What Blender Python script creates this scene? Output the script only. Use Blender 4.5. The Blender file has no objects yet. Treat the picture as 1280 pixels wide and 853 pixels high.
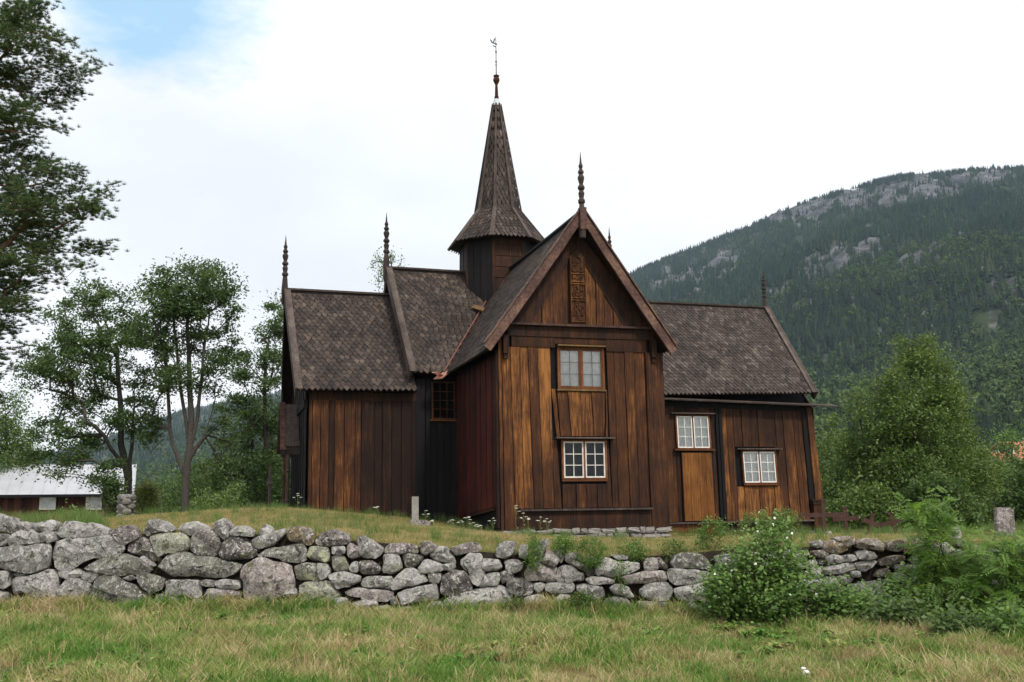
import bpy, math, random
import numpy as np
from mathutils import Vector, Matrix
from mathutils import noise as mnoise

# ------------------------------------------------------------------ camera, sky, sun
SC = bpy.context.scene
FPX = 1300.0; CX, CY = 640.0, 426.5; HY = 640.0; ROLL = 0.015; EYE = 1.65
_p = math.atan((HY - CY) / FPX)
_fw = np.array([0, math.cos(_p), math.sin(_p)]); _up0 = np.array([0, -math.sin(_p), math.cos(_p)]); _rt0 = np.array([1.0, 0, 0])
_rt = _rt0 * math.cos(ROLL) - _up0 * math.sin(ROLL); _up = _up0 * math.cos(ROLL) + _rt0 * math.sin(ROLL)
cam_d = bpy.data.cameras.new("camera"); cam = bpy.data.objects.new("camera", cam_d); SC.collection.objects.link(cam)
cam_d.sensor_width = 36.0; cam_d.lens = 36.0 * FPX / 1280.0; cam_d.clip_start = 0.1; cam_d.clip_end = 20000
_m = Matrix.Identity(4)
for i in range(3):
    _m[i][0] = _rt[i]; _m[i][1] = _up[i]; _m[i][2] = -_fw[i]
_m[2][3] = EYE
cam.matrix_world = _m
SC.camera = cam

SUN_EL, SUN_AZ = math.radians(50), math.radians(146)   # azimuth clockwise from +Y (the view direction)
w = bpy.data.worlds.new("World"); SC.world = w; w.use_nodes = True
nt = w.node_tree; nt.nodes.clear()
N = nt.nodes.new; LK = nt.links.new
out = N("ShaderNodeOutputWorld"); bg = N("ShaderNodeBackground"); LK(bg.outputs[0], out.inputs[0])
bg.inputs[1].default_value = 0.1
sky = N("ShaderNodeTexSky"); sky.sky_type = 'NISHITA'; sky.sun_disc = False
sky.sun_elevation = SUN_EL; sky.sun_rotation = SUN_AZ
tc = N("ShaderNodeTexCoord"); mp = N("ShaderNodeMapping"); LK(tc.outputs["Generated"], mp.inputs[0]); mp.inputs["Scale"].default_value = (1, 1, 2.2)
mp.inputs["Location"].default_value = (3.1, 1.7, 0.4)
nz = N("ShaderNodeTexNoise"); LK(mp.outputs[0], nz.inputs["Vector"]); nz.inputs["Scale"].default_value = 3.0; nz.inputs["Detail"].default_value = 9; nz.inputs["Roughness"].default_value = 0.62
# one gap in the cloud deck, high on the left
gapn = N("ShaderNodeVectorMath"); gapn.operation = 'DISTANCE'
def _dir(px, py):
    d = _fw * FPX + _rt * (px - CX) - _up * (py - CY); return d / np.linalg.norm(d)
gapn.inputs[1].default_value = tuple(_dir(190, 0))
LK(tc.outputs["Generated"], gapn.inputs[0])
gm = N("ShaderNodeMapRange"); LK(gapn.outputs["Value"], gm.inputs[0]); gm.inputs[1].default_value = 0.0; gm.inputs[2].default_value = 0.21; gm.inputs[3].default_value = 0.40; gm.inputs[4].default_value = 0.0
ad = N("ShaderNodeMath"); ad.operation = 'SUBTRACT'; LK(nz.outputs[0], ad.inputs[0]); LK(gm.outputs[0], ad.inputs[1])
cr = N("ShaderNodeMapRange"); LK(ad.outputs[0], cr.inputs[0]); cr.inputs[1].default_value = 0.17; cr.inputs[2].default_value = 0.34
nz2 = N("ShaderNodeTexNoise"); LK(mp.outputs[0], nz2.inputs["Vector"]); nz2.inputs["Scale"].default_value = 1.9; nz2.inputs["Detail"].default_value = 6
c2 = N("ShaderNodeMapRange"); LK(nz2.outputs[0], c2.inputs[0]); c2.inputs[1].default_value = 0.36; c2.inputs[2].default_value = 0.56
cl = N("ShaderNodeMix"); cl.data_type = 'RGBA'; LK(c2.outputs[0], cl.inputs[0]); cl.inputs[6].default_value = (8.7, 8.8, 9.05, 1); cl.inputs[7].default_value = (10.6, 10.6, 10.7, 1)
sk = N("ShaderNodeMix"); sk.data_type = 'RGBA'; sk.blend_type = 'MIX'; sk.inputs[0].default_value = 0.72; LK(sky.outputs[0], sk.inputs[6]); sk.inputs[7].default_value = (4.9, 8.1, 10.6, 1)
mx = N("ShaderNodeMix"); mx.data_type = 'RGBA'; LK(cr.outputs[0], mx.inputs[0]); LK(sk.outputs[2], mx.inputs[6]); LK(cl.outputs[2], mx.inputs[7])
LK(mx.outputs[2], bg.inputs[0])
sun_d = bpy.data.lights.new("sun", 'SUN'); sun_d.energy = 2.6; sun_d.angle = math.radians(7); sun_d.color = (1, 0.95, 0.88)
sun = bpy.data.objects.new("sun", sun_d); SC.collection.objects.link(sun)
_sd = Vector((math.sin(SUN_AZ) * math.cos(SUN_EL), math.cos(SUN_AZ) * math.cos(SUN_EL), math.sin(SUN_EL)))
sun.rotation_euler = _sd.to_track_quat('Z', 'Y').to_euler()
sun.location = (0, 0, 60)
SC.view_settings.view_transform = 'Standard'; SC.view_settings.look = 'None'; SC.view_settings.exposure = 0.25; SC.view_settings.gamma = 1
try:
    SC.cycles.max_bounces = 6; SC.cycles.transparent_max_bounces = 12; SC.cycles.diffuse_bounces = 3; SC.cycles.volume_bounces = 1
    SC.cycles.use_denoising = True
except Exception: pass

# ------------------------------------------------------------------ helpers
rnd = random.Random(7); nprng = np.random.default_rng(11)
O3 = np.array([0, 0, EYE])
def ray(x, y): return _dir(x, y)
def at_depth(x, y, D):
    d = ray(x, y); return O3 + d * (D / d[1])

def mesh_np(name, V, F, mats=(), attrs=None, smooth=False, mat_idx=None):
    """V (n,3), F list of faces or (m,k) array"""
    me = bpy.data.meshes.new(name)
    V = np.asarray(V, np.float32)
    if isinstance(F, np.ndarray):
        m, k = F.shape
        me.vertices.add(len(V)); me.vertices.foreach_set("co", V.ravel())
        me.loops.add(m * k); me.loops.foreach_set("vertex_index", F.astype(np.int32).ravel())
        me.polygons.add(m); me.polygons.foreach_set("loop_start", np.arange(0, m * k, k, dtype=np.int32))
        me.polygons.foreach_set("loop_total", np.full(m, k, np.int32))
        me.update(calc_edges=True)
    else:
        me.from_pydata([tuple(map(float, v)) for v in V], [], [tuple(int(i) for i in f) for f in F]); me.update()
    for m_ in mats: me.materials.append(m_)
    if mat_idx is not None: me.polygons.foreach_set("material_index", np.asarray(mat_idx, np.int32))
    if smooth: me.polygons.foreach_set("use_smooth", np.ones(len(me.polygons), bool))
    for an, av in (attrs or {}).items():
        a = me.attributes.new(an, 'FLOAT', 'POINT'); a.data.foreach_set("value", np.asarray(av, np.float32))
    return me

def link(name, me, parent=None, label=None, cat=None, group=None, kind=None, loc=None):
    o = bpy.data.objects.new(name, me); SC.collection.objects.link(o)
    if parent is not None: o.parent = parent
    if loc is not None: o.location = loc
    if label: o["label"] = label
    if cat: o["category"] = cat
    if group: o["group"] = group
    if kind: o["kind"] = kind
    return o
def thing(name, label, cat, loc=(0, 0, 0), rz=0.0, group=None):
    o = link(name, None, None, label, cat, group, None, loc); o.rotation_euler = (0, 0, rz); o.empty_display_size = 0.3
    return o

class MB:
    """collects shapes for one mesh"""
    def __init__(s): s.v = []; s.f = []; s.worn = []; s.tint = []
    def add(s, vs, fs, worn=0.5, tint=0.5):
        b = len(s.v); s.v += [tuple(map(float, p)) for p in vs]; s.f += [tuple(b + i for i in f) for f in fs]
        s.worn += list(worn) if hasattr(worn, '__len__') else [worn] * len(vs)
        s.tint += list(tint) if hasattr(tint, '__len__') else [tint] * len(vs)
    def hexa(s, c, worn=0.5, tint=0.5):   # 8 corners: bottom 4 ccw, top 4 ccw
        s.add(c, [(3, 2, 1, 0), (4, 5, 6, 7), (0, 1, 5, 4), (1, 2, 6, 5), (2, 3, 7, 6), (3, 0, 4, 7)], worn, tint)
    def box(s, x0, x1, y0, y1, z0, z1, **k):
        s.hexa([(x0, y0, z0), (x1, y0, z0), (x1, y1, z0), (x0, y1, z0), (x0, y0, z1), (x1, y0, z1), (x1, y1, z1), (x0, y1, z1)], **k)
    def beam(s, p0, p1, w, h, up=(0, 0, 1), w1=None, h1=None, **k):
        p0 = Vector(p0); p1 = Vector(p1); d = (p1 - p0).normalized(); up = Vector(up)
        side = d.cross(up).normalized(); u = side.cross(d).normalized(); w1 = w if w1 is None else w1; h1 = h if h1 is None else h1
        c = []
        for p, a, b in ((p0, w, h), (p1, w1, h1)):
            for sx, sz in ((-1, -1), (1, -1), (1, 1), (-1, 1)): c.append(p + side * (sx * a / 2) + u * (sz * b / 2))
        s.hexa(c, **k)
    def lathe(s, prof, n=10, origin=(0, 0, 0), cap=True, **k):
        ox, oy, oz = origin; vs = []; fs = []
        for r, z in prof:
            for i in range(n):
                a = 2 * math.pi * i / n; vs.append((ox + r * math.cos(a), oy + r * math.sin(a), oz + z))
        for j in range(len(prof) - 1):
            for i in range(n): fs.append((j * n + i, j * n + (i + 1) % n, (j + 1) * n + (i + 1) % n, (j + 1) * n + i))
        if cap: fs.append(tuple(range(n - 1, -1, -1))); fs.append(tuple((len(prof) - 1) * n + i for i in range(n)))
        s.add(vs, fs, **k)
    def mesh(s, name, mat, smooth=False):
        return mesh_np(name, np.array(s.v), s.f, (mat,), {"worn": s.worn, "tint": s.tint}, smooth)
    def build(s, name, mat, parent=None, smooth=False, **k):
        return link(name, s.mesh(name, mat, smooth), parent, **k)

# ------------------------------------------------------------------ materials
def new_mat(name):
    m = bpy.data.materials.new(name); m.use_nodes = True; t = m.node_tree
    b = t.nodes["Principled BSDF"]; return m, t, b
def ramp(t, src, stops, interp='LINEAR'):
    r = t.nodes.new("ShaderNodeValToRGB"); r.color_ramp.interpolation = interp
    e = r.color_ramp.elements
    while len(e) < len(stops): e.new(0.5)
    for i, (p, c) in enumerate(stops): e[i].position = p; e[i].color = (*c, 1) if len(c) == 3 else c
    t.links.new(src, r.inputs[0]); return r.outputs[0]
def noise(t, vec, scale, detail=4, rough=0.55, dist=0.0, sc=(1, 1, 1)):
    mpn = t.nodes.new("ShaderNodeMapping"); mpn.inputs["Scale"].default_value = sc; t.links.new(vec, mpn.inputs[0])
    n = t.nodes.new("ShaderNodeTexNoise"); n.inputs["Scale"].default_value = scale; n.inputs["Detail"].default_value = detail
    n.inputs["Roughness"].default_value = rough; n.inputs["Distortion"].default_value = dist; t.links.new(mpn.outputs[0], n.inputs["Vector"]); return n.outputs[0]
def math_(t, op, a, b=0.0, c=0.0, clamp=False):
    n = t.nodes.new("ShaderNodeMath"); n.operation = op; n.use_clamp = clamp
    for i, x in enumerate((a, b, c)):
        if isinstance(x, (int, float)): n.inputs[i].default_value = x
        else: t.links.new(x, n.inputs[i])
    return n.outputs[0]
def mixc(t, f, a, b, blend='MIX'):
    n = t.nodes.new("ShaderNodeMix"); n.data_type = 'RGBA'; n.blend_type = blend
    for i, x in ((0, f), (6, a), (7, b)):
        if isinstance(x, (int, float)): n.inputs[i].default_value = x
        elif isinstance(x, tuple): n.inputs[i].default_value = (*x, 1) if len(x) == 3 else x
        else: t.links.new(x, n.inputs[i])
    return n.outputs[2]
def attr(t, name):
    n = t.nodes.new("ShaderNodeAttribute"); n.attribute_name = name; return n.outputs["Fac"]
def coords(t, which="Object"):
    n = t.nodes.new("ShaderNodeTexCoord"); return n.outputs[which]
def bump(t, b, h, strength=0.4, dist=0.02):
    n = t.nodes.new("ShaderNodeBump"); n.inputs["Strength"].default_value = strength; n.inputs["Distance"].default_value = dist
    t.links.new(h, n.inputs["Height"]); t.links.new(n.outputs[0], b.inputs["Normal"])
def objrand(t):
    return t.nodes.new("ShaderNodeObjectInfo").outputs["Random"]

def wood_mat(name, dark, mid, light, grain=(9, 9, 0.5), gs=3.0, rough=0.68, spec=0.14):
    m, t, b = new_mat(name); co = coords(t)
    g = noise(t, co, gs, 6, 0.65, 0.35, grain)
    g2 = noise(t, co, gs * 5, 4, 0.6, 0.0, grain)
    lo = noise(t, co, 0.9, 4, 0.6); run = noise(t, co, 1.0, 5, 0.6, 0.2, (4.5, 4.5, 0.22))
    wv = attr(t, "worn"); tn = attr(t, "tint")
    f = math_(t, 'ADD', math_(t, 'MULTIPLY', math_(t, 'SUBTRACT', g, 0.5), 1.5), wv)
    f = math_(t, 'ADD', f, math_(t, 'MULTIPLY', math_(t, 'SUBTRACT', run, 0.5), 0.65))
    f = math_(t, 'ADD', f, math_(t, 'MULTIPLY', math_(t, 'SUBTRACT', lo, 0.5), 0.9))
    f = math_(t, 'ADD', f, math_(t, 'MULTIPLY', math_(t, 'SUBTRACT', tn, 0.5), 0.24), 0, True)
    f = math_(t, 'ADD', f, math_(t, 'MULTIPLY', math_(t, 'SUBTRACT', g2, 0.5), 0.5), 0, True)
    c = ramp(t, f, [(0.0, dark), (0.28, tuple(d_ * .6 + m_ * .4 for d_, m_ in zip(dark, mid))), (0.55, mid), (0.80, tuple(m_ * .45 + l_ * .55 for m_, l_ in zip(mid, light))), (1.0, light)])
    kn = t.nodes.new("ShaderNodeTexVoronoi"); kn.inputs["Scale"].default_value = 2.6
    mpn = t.nodes.new("ShaderNodeMapping"); mpn.inputs["Scale"].default_value = (1, 1, 0.5); t.links.new(co, mpn.inputs[0]); t.links.new(mpn.outputs[0], kn.inputs["Vector"])
    kf = math_(t, 'LESS_THAN', kn.outputs["Distance"], 0.045)
    c = mixc(t, math_(t, 'MULTIPLY', kf, 0.8), c, tuple(x * 0.7 for x in dark))
    t.links.new(c, b.inputs["Base Color"]); b.inputs["Roughness"].default_value = rough
    b.inputs["Specular IOR Level"].default_value = spec
    bump(t, b, math_(t, 'ADD', g2, g), 0.5, 0.015)
    return m
TAR = (0.017, 0.0095, 0.0075)
M_TAR = wood_mat("tarred_wood", TAR, (0.088, 0.034, 0.0135), (0.35, 0.148, 0.040))
M_RED = wood_mat("red_tarred_wood", (0.016, 0.008, 0.007), (0.075, 0.015, 0.010), (0.16, 0.030, 0.013))
M_DOOR = wood_mat("amber_wood", (0.05, 0.021, 0.009), (0.18, 0.070, 0.018), (0.32, 0.14, 0.04))
M_GREYW = wood_mat("weathered_grey_wood", (0.032, 0.024, 0.021), (0.085, 0.064, 0.055), (0.20, 0.165, 0.14))
M_BARGE = wood_mat("barge_wood", (0.035, 0.020, 0.018), (0.11, 0.060, 0.048), (0.24, 0.145, 0.10), grain=(3, 3, 3), gs=3.0)
M_WFRAME = wood_mat("window_frame_wood", (0.05, 0.018, 0.009), (0.15, 0.052, 0.018), (0.32, 0.16, 0.07), grain=(12, 12, 2))
M_BARN = wood_mat("barn_wood", (0.025, 0.010, 0.009), (0.075, 0.026, 0.020), (0.14, 0.06, 0.045))
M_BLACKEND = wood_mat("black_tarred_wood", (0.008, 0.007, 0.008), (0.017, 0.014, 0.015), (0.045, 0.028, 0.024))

def shingle_mat(name, a, b_, c_, d_):
    m, t, b = new_mat(name); co = coords(t)
    tn = attr(t, "tint"); lo = noise(t, co, 0.8, 5, 0.65); g = noise(t, co, 14, 4, 0.6, 0, (1, 1, 0.3))
    f = math_(t, 'ADD', math_(t, 'MULTIPLY', tn, 0.45), math_(t, 'MULTIPLY', math_(t, 'SUBTRACT', lo, 0.3), 1.0))
    f = math_(t, 'ADD', f, math_(t, 'MULTIPLY', math_(t, 'SUBTRACT', g, 0.5), 0.7), 0, True)
    c = ramp(t, f, [(0.0, a), (0.45, b_), (0.75, c_), (1.0, d_)])
    t.links.new(c, b.inputs["Base Color"]); b.inputs["Roughness"].default_value = 0.75; b.inputs["Specular IOR Level"].default_value = 0.25
    bump(t, b, g, 0.5, 0.01); return m
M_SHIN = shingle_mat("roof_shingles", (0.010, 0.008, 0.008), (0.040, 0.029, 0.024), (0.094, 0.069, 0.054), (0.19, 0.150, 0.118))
M_SHIN2 = shingle_mat("paler_roof_shingles", (0.013, 0.010, 0.009), (0.045, 0.033, 0.028), (0.11, 0.085, 0.070), (0.25, 0.205, 0.17))  # paler shingle mix for the chancel and the spire

def stone_mat(name, base, dark, light, lichen, lich_amt, moss=(0.10, 0.11, 0.04), moss_amt=0.1):
    m, t, b = new_mat(name); co = coords(t, "Object")
    vi = t.nodes.new("ShaderNodeVectorMath"); vi.operation = 'ADD'; t.links.new(co, vi.inputs[0])
    cb = t.nodes.new("ShaderNodeCombineXYZ"); r = objrand(t); t.links.new(math_(t, 'MULTIPLY', r, 37.0), cb.inputs[0]); t.links.new(cb.outputs[0], vi.inputs[1])
    co = vi.outputs[0]
    n1 = noise(t, co, 3.0, 6, 0.65); n2 = noise(t, co, 16, 6, 0.72); n3 = noise(t, co, 55, 3, 0.6); n4 = noise(t, co, 5.5, 7, 0.7, 0.3)
    c = ramp(t, math_(t, 'ADD', math_(t, 'MULTIPLY', n1, 0.55), math_(t, 'MULTIPLY', r, 0.45)), [(0.25, tuple(x * 0.6 for x in base)), (0.75, tuple(min(1, x * 1.25) for x in base))])
    nb = noise(t, co, 4.5, 6, 0.78, 0.5); nd_ = noise(t, co, 6.0, 6, 0.8, 0.8); nf_ = noise(t, co, 24, 4, 0.75)
    c = mixc(t, math_(t, 'MULTIPLY', ramp(t, nb, [(0.52, (0, 0, 0)), (0.56, (1, 1, 1))]), 0.62), c, light)
    c = mixc(t, math_(t, 'MULTIPLY', ramp(t, n4, [(0.60 - lich_amt, (0, 0, 0)), (0.66 - lich_amt, (1, 1, 1))]), 0.85), c, lichen)
    c = mixc(t, math_(t, 'MULTIPLY', ramp(t, noise(t, co, 4, 6, 0.7), [(0.66 - moss_amt, (0, 0, 0)), (0.76 - moss_amt, (1, 1, 1))]), 0.75), c, moss)
    c = mixc(t, math_(t, 'MULTIPLY', ramp(t, nd_, [(0.555, (0, 0, 0)), (0.58, (1, 1, 1))]), 0.9), c, dark)
    c = mixc(t, math_(t, 'MULTIPLY', ramp(t, nf_, [(0.50, (0, 0, 0)), (0.60, (1, 1, 1))]), 0.55), c, dark)
    c = mixc(t, math_(t, 'MULTIPLY', ramp(t, noise(t, co, 17, 4, 0.7), [(0.57, (0, 0, 0)), (0.60, (1, 1, 1))]), 0.8), c, (0.52, 0.50, 0.47))
    t.links.new(c, b.inputs["Base Color"]); b.inputs["Roughness"].default_value = 0.9; b.inputs["Specular IOR Level"].default_value = 0.15
    bump(t, b, math_(t, 'ADD', math_(t, 'MULTIPLY', nb, 0.9), math_(t, 'MULTIPLY', nf_, 0.35)), 1.0, 0.05)
    return m
GR = (0.335, 0.315, 0.30)
M_ST = stone_mat("grey_granite", GR, (0.06, 0.055, 0.052), (0.56, 0.54, 0.51), (0.33, 0.34, 0.24), 0.03, moss_amt=0.03)
M_STP = stone_mat("pinkish_granite", (0.29, 0.25, 0.235), (0.065, 0.052, 0.05), (0.48, 0.44, 0.42), (0.34, 0.34, 0.24), 0.02)
M_STD = stone_mat("dark_granite", (0.155, 0.135, 0.128), (0.035, 0.03, 0.03), (0.38, 0.355, 0.33), (0.28, 0.29, 0.20), 0.02)
M_STY = stone_mat("lichen_granite", (0.26, 0.255, 0.21), (0.07, 0.07, 0.06), (0.46, 0.45, 0.38), (0.40, 0.41, 0.25), 0.10)
M_STM = stone_mat("mossy_granite", (0.19, 0.18, 0.16), (0.05, 0.045, 0.04), (0.38, 0.37, 0.33), (0.20, 0.21, 0.13), 0.05, moss_amt=0.10)
M_STO = stone_mat("moss_topped_granite", (0.22, 0.19, 0.165), (0.055, 0.045, 0.04), (0.36, 0.33, 0.30), (0.22, 0.16, 0.08), 0.10, moss=(0.20, 0.14, 0.05), moss_amt=0.14)
M_FOUND = stone_mat("pale_rubble", (0.34, 0.31, 0.29), (0.10, 0.085, 0.08), (0.5, 0.47, 0.45), (0.4, 0.4, 0.33), 0.03)

def plain(name, col, rough=0.6, metal=0.0, spec=0.3, var=0.25, scale=8, bmp=0.2):
    m, t, b = new_mat(name); co = coords(t); n = noise(t, co, scale, 5, 0.6)
    c = ramp(t, n, [(0.3, tuple(x * (1 - var) for x in col)), (0.7, tuple(min(1, x * (1 + var)) for x in col))])
    t.links.new(c, b.inputs["Base Color"]); b.inputs["Roughness"].default_value = rough; b.inputs["Metallic"].default_value = metal; b.inputs["Specular IOR Level"].default_value = spec
    bump(t, b, n, bmp, 0.01); return m
M_EARTH = plain("dark_earth", (0.035, 0.027, 0.02), 0.95)
M_DARK = plain("dark_interior", (0.012, 0.011, 0.010), 0.9)
M_WHITEP = plain("white_paint", (0.66, 0.62, 0.56), 0.5, var=0.2)
M_WHITEP2 = plain("white_paint_clean", (0.78, 0.76, 0.72), 0.5, var=0.06)
M_LEAD = plain("lead_bars", (0.05, 0.05, 0.05), 0.5)
M_CURT = plain("curtain_cloth", (0.84, 0.86, 0.80), 0.8, var=0.2, scale=6)
M_IRON = plain("wrought_iron", (0.04, 0.035, 0.035), 0.5, 0.6)
M_RUST = plain("rusty_iron", (0.06, 0.028, 0.02), 0.8)
M_OLDCOPPER = plain("dull_red_copper", (0.22, 0.085, 0.065), 0.5, 0.3, var=0.5)
M_COPPER = plain("new_copper", (0.72, 0.40, 0.30), 0.35, 0.7, var=0.15)
M_ZINC = plain("zinc_cap", (0.55, 0.56, 0.58), 0.4, 0.4)
M_METALROOF = plain("painted_metal_roof", (0.42, 0.43, 0.45), 0.5, 0.1, var=0.08, scale=1.2)
M_TILERED = plain("orange_roof_tiles", (0.42, 0.15, 0.09), 0.7)
M_HOUSEW = plain("cream_house_wall", (0.55, 0.52, 0.47), 0.7)
M_YOKE = wood_mat("fresh_wood", (0.09, 0.055, 0.025), (0.17, 0.10, 0.042), (0.28, 0.18, 0.08), grain=(3, 3, 3))
def glass(name, col=(0.03, 0.04, 0.04), trans=0.75, refl=1.2):
    m, t, b = new_mat(name)
    tr = t.nodes.new("ShaderNodeBsdfTransparent"); gl = t.nodes.new("ShaderNodeBsdfGlossy"); gl.inputs["Roughness"].default_value = 0.04; gl.inputs["Color"].default_value = (0.9, 0.95, 1, 1)
    tr.inputs[0].default_value = (trans, trans, trans, 1)
    fr = t.nodes.new("ShaderNodeFresnel"); fr.inputs[0].default_value = 1.5
    mxs = t.nodes.new("ShaderNodeMixShader"); t.links.new(math_(t, 'MULTIPLY', fr.outputs[0], refl, 0, True), mxs.inputs[0]); t.links.new(tr.outputs[0], mxs.inputs[1]); t.links.new(gl.outputs[0], mxs.inputs[2])
    nn = noise(t, coords(t), 3, 3); bp = t.nodes.new("ShaderNodeBump"); bp.inputs["Strength"].default_value = 0.15; bp.inputs["Distance"].default_value = 0.05; t.links.new(nn, bp.inputs["Height"]); t.links.new(bp.outputs[0], gl.inputs["Normal"])
    t.links.new(mxs.outputs[0], t.nodes["Material Output"].inputs[0]); return m
M_GLASS = glass("window_glass", trans=0.93); M_GLASSD = glass("dark_window_glass", trans=0.6, refl=0.55)

def leaf_mat(name, stops, trans=0.35, rough=0.5, gloss=0.3):
    """tint attribute per leaf picks the colour"""
    m, t, b = new_mat(name)
    c = ramp(t, attr(t, "tint"), stops)
    b.inputs["Roughness"].default_value = rough; b.inputs["Specular IOR Level"].default_value = gloss
    t.links.new(c, b.inputs["Base Color"])
    tl = t.nodes.new("ShaderNodeBsdfTranslucent"); t.links.new(mixc(t, 1.0, c, (1.0, 1.15, 0.55), 'MULTIPLY'), tl.inputs[0])
    mxs = t.nodes.new("ShaderNodeMixShader"); mxs.inputs[0].default_value = trans
    t.links.new(b.outputs[0], mxs.inputs[1]); t.links.new(tl.outputs[0], mxs.inputs[2]); t.links.new(mxs.outputs[0], t.nodes["Material Output"].inputs[0])
    return m
L_ROWAN = leaf_mat("rowan_leaves", [(0, (0.045, 0.080, 0.026)), (0.6, (0.095, 0.150, 0.048)), (1, (0.165, 0.225, 0.085))])
L_MID = leaf_mat("mid_green_leaves", [(0, (0.045, 0.085, 0.024)), (0.6, (0.095, 0.155, 0.042)), (1, (0.17, 0.235, 0.07))])
L_BIRCH = leaf_mat("birch_leaves", [(0, (0.060, 0.105, 0.026)), (0.6, (0.135, 0.195, 0.050)), (1, (0.24, 0.30, 0.09))])
L_BRIGHT = leaf_mat("bright_leaves", [(0, (0.06, 0.12, 0.025)), (0.6, (0.12, 0.21, 0.045)), (1, (0.22, 0.32, 0.08))])
L_SAP = leaf_mat("sapling_leaves", [(0, (0.09, 0.17, 0.035)), (0.6, (0.17, 0.28, 0.06)), (1, (0.28, 0.38, 0.11))], 0.45)
L_PINE = leaf_mat("pine_needles", [(0, (0.035, 0.060, 0.020)), (0.6, (0.080, 0.125, 0.038)), (1, (0.15, 0.20, 0.065))], 0.25, 0.5)
L_YEL = leaf_mat("yellowish_leaves", [(0, (0.10, 0.13, 0.02)), (0.6, (0.20, 0.22, 0.04)), (1, (0.32, 0.32, 0.07))])
L_FLOWER = plain("white_blossom", (0.75, 0.74, 0.62), 0.7)
M_BARK = plain("grey_bark", (0.060, 0.052, 0.045), 0.9, var=0.45, scale=14, bmp=0.8)
M_BARKD = plain("dark_bark", (0.05, 0.04, 0.034), 0.9, var=0.4, scale=14, bmp=0.8)
M_BARKP = plain("pine_bark", (0.16, 0.08, 0.045), 0.9, var=0.4, scale=9, bmp=0.8)
M_STALK = plain("green_stalk", (0.12, 0.14, 0.05), 0.7)

# ------------------------------------------------------------------ ground
def wall_y(x): return 17.3 - 0.03 * x
# known ground heights on the church terrace: (picture x, picture y, distance)
_ctl = [(0, 668, 18), (60, 670, 18), (110, 668, 18), (160, 666, 18), (210, 664, 18), (300, 664, 18), (400, 668, 18), (460, 675, 18), (520, 680, 18), (600, 688, 18), (700, 693, 18), (800, 692, 18), (850, 688, 18),
        (950, 682, 18), (1100, 678, 18), (1280, 680, 18), (150, 657, 24), (210, 650, 25), (260, 643, 27), (320, 638, 28), (400, 640, 29), (460, 648, 30),
        (520, 657, 30), (600, 667, 29), (700, 676, 29), (830, 680, 29), (0, 672, 24), (60, 668, 24), (385, 641, 33.5), (480, 646, 34), (575, 656, 34.5), (850, 668, 36), (1020, 668, 37), (950, 672, 27),
        (1060, 670, 26), (1120, 671, 27), (1260, 674, 25), (1280, 672, 30), (0, 668, 38), (100, 662, 38), (157, 646, 38), (230, 642, 38), (320, 641, 42), (1200, 660, 42), (1100, 660, 44), (700, 660, 46), (400, 660, 50), (0, 672, 60), (150, 668, 60), (1280, 650, 60)]
_cp = np.array([at_depth(*c) for c in _ctl])
_A = np.linalg.norm(_cp[:, None, :2] - _cp[None, :, :2], axis=2)
_k = lambda r: np.sqrt(r * r + 1.5 ** 2)
_w = np.linalg.solve(_k(_A) + 0.05 * np.eye(len(_cp)) * -1, _cp[:, 2] - 1.0)
def terrace_h(x, y):
    x = np.asarray(x, float); y = np.asarray(y, float); xc = np.clip(x, -32, 30); yc = np.clip(y, 15, 60)
    P = np.stack([xc.ravel(), yc.ravel()], 1); R = np.linalg.norm(P[:, None] - _cp[None, :, :2], axis=2)
    h = 1.0 + _k(R) @ _w; h = h.reshape(x.shape)
    far = np.clip((y - 55) / 40, 0, 1); side = np.clip((np.abs(x) - 26) / 25, 0, 1); f = np.maximum(far, side)
    return np.clip(h, 0.2, 2.2) * (1 - f) + 0.45 * f
def lower_h(x, y):
    return -0.02 * np.clip(x, -14, 14) + 0.05 * np.sin(x * 0.9 + y * 0.4) * np.sin(y * 0.7 + 1.0) - 0.0 * y
def ground_h(x, y):
    x = np.asarray(x, float); y = np.asarray(y, float); d = y - wall_y(x)
    f = np.clip((d - 0.14) / 0.20, 0, 1); f = f * f * (3 - 2 * f)
    return lower_h(x, y) * (1 - f) + (terrace_h(x, y)) * f
def gh(x, y): return float(ground_h(np.array([x]), np.array([y]))[0])
def px_base(px, py, D):
    p = at_depth(px, py, D); return np.array([p[0], p[1], gh(p[0], p[1]) - 0.05])
def axis_samples(fine_lo, fine_hi, step, far):
    a = list(np.arange(fine_lo, fine_hi + 1e-6, step)); s = step; x = fine_hi
    while x < far: s *= 1.35; x += s; a.append(x)
    s = step; x = fine_lo
    while x > -far: s *= 1.35; x -= s; a.insert(0, x)
    return np.array(a)
xs = axis_samples(-30, 30, 0.4, 9000)
ds = np.unique(np.concatenate([axis_samples(-12, 40, 0.4, 9000), np.arange(0.08, 0.5, 0.04)]))
XX, DD = np.meshgrid(xs, ds); YY = DD + wall_y(np.clip(XX, -200, 200)); ZZ = ground_h(XX, YY)
for (a, b_) in ((0.6, 0.02),): ZZ = ZZ + 0.02 * np.sin(XX * 2.1 + 0.7 * YY) * np.sin(YY * 1.7 - XX)
nx, nd = len(xs), len(ds)
idx = np.arange(nx * nd).reshape(nd, nx)
GF = np.stack([idx[:-1, :-1], idx[:-1, 1:], idx[1:, 1:], idx[1:, :-1]], -1).reshape(-1, 4)
m, t, b = new_mat("meadow_ground"); geo = t.nodes.new("ShaderNodeNewGeometry"); P = geo.outputs["Position"]
n1 = noise(t, P, 0.7, 5, 0.6); n2 = noise(t, P, 9, 5, 0.7)
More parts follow.
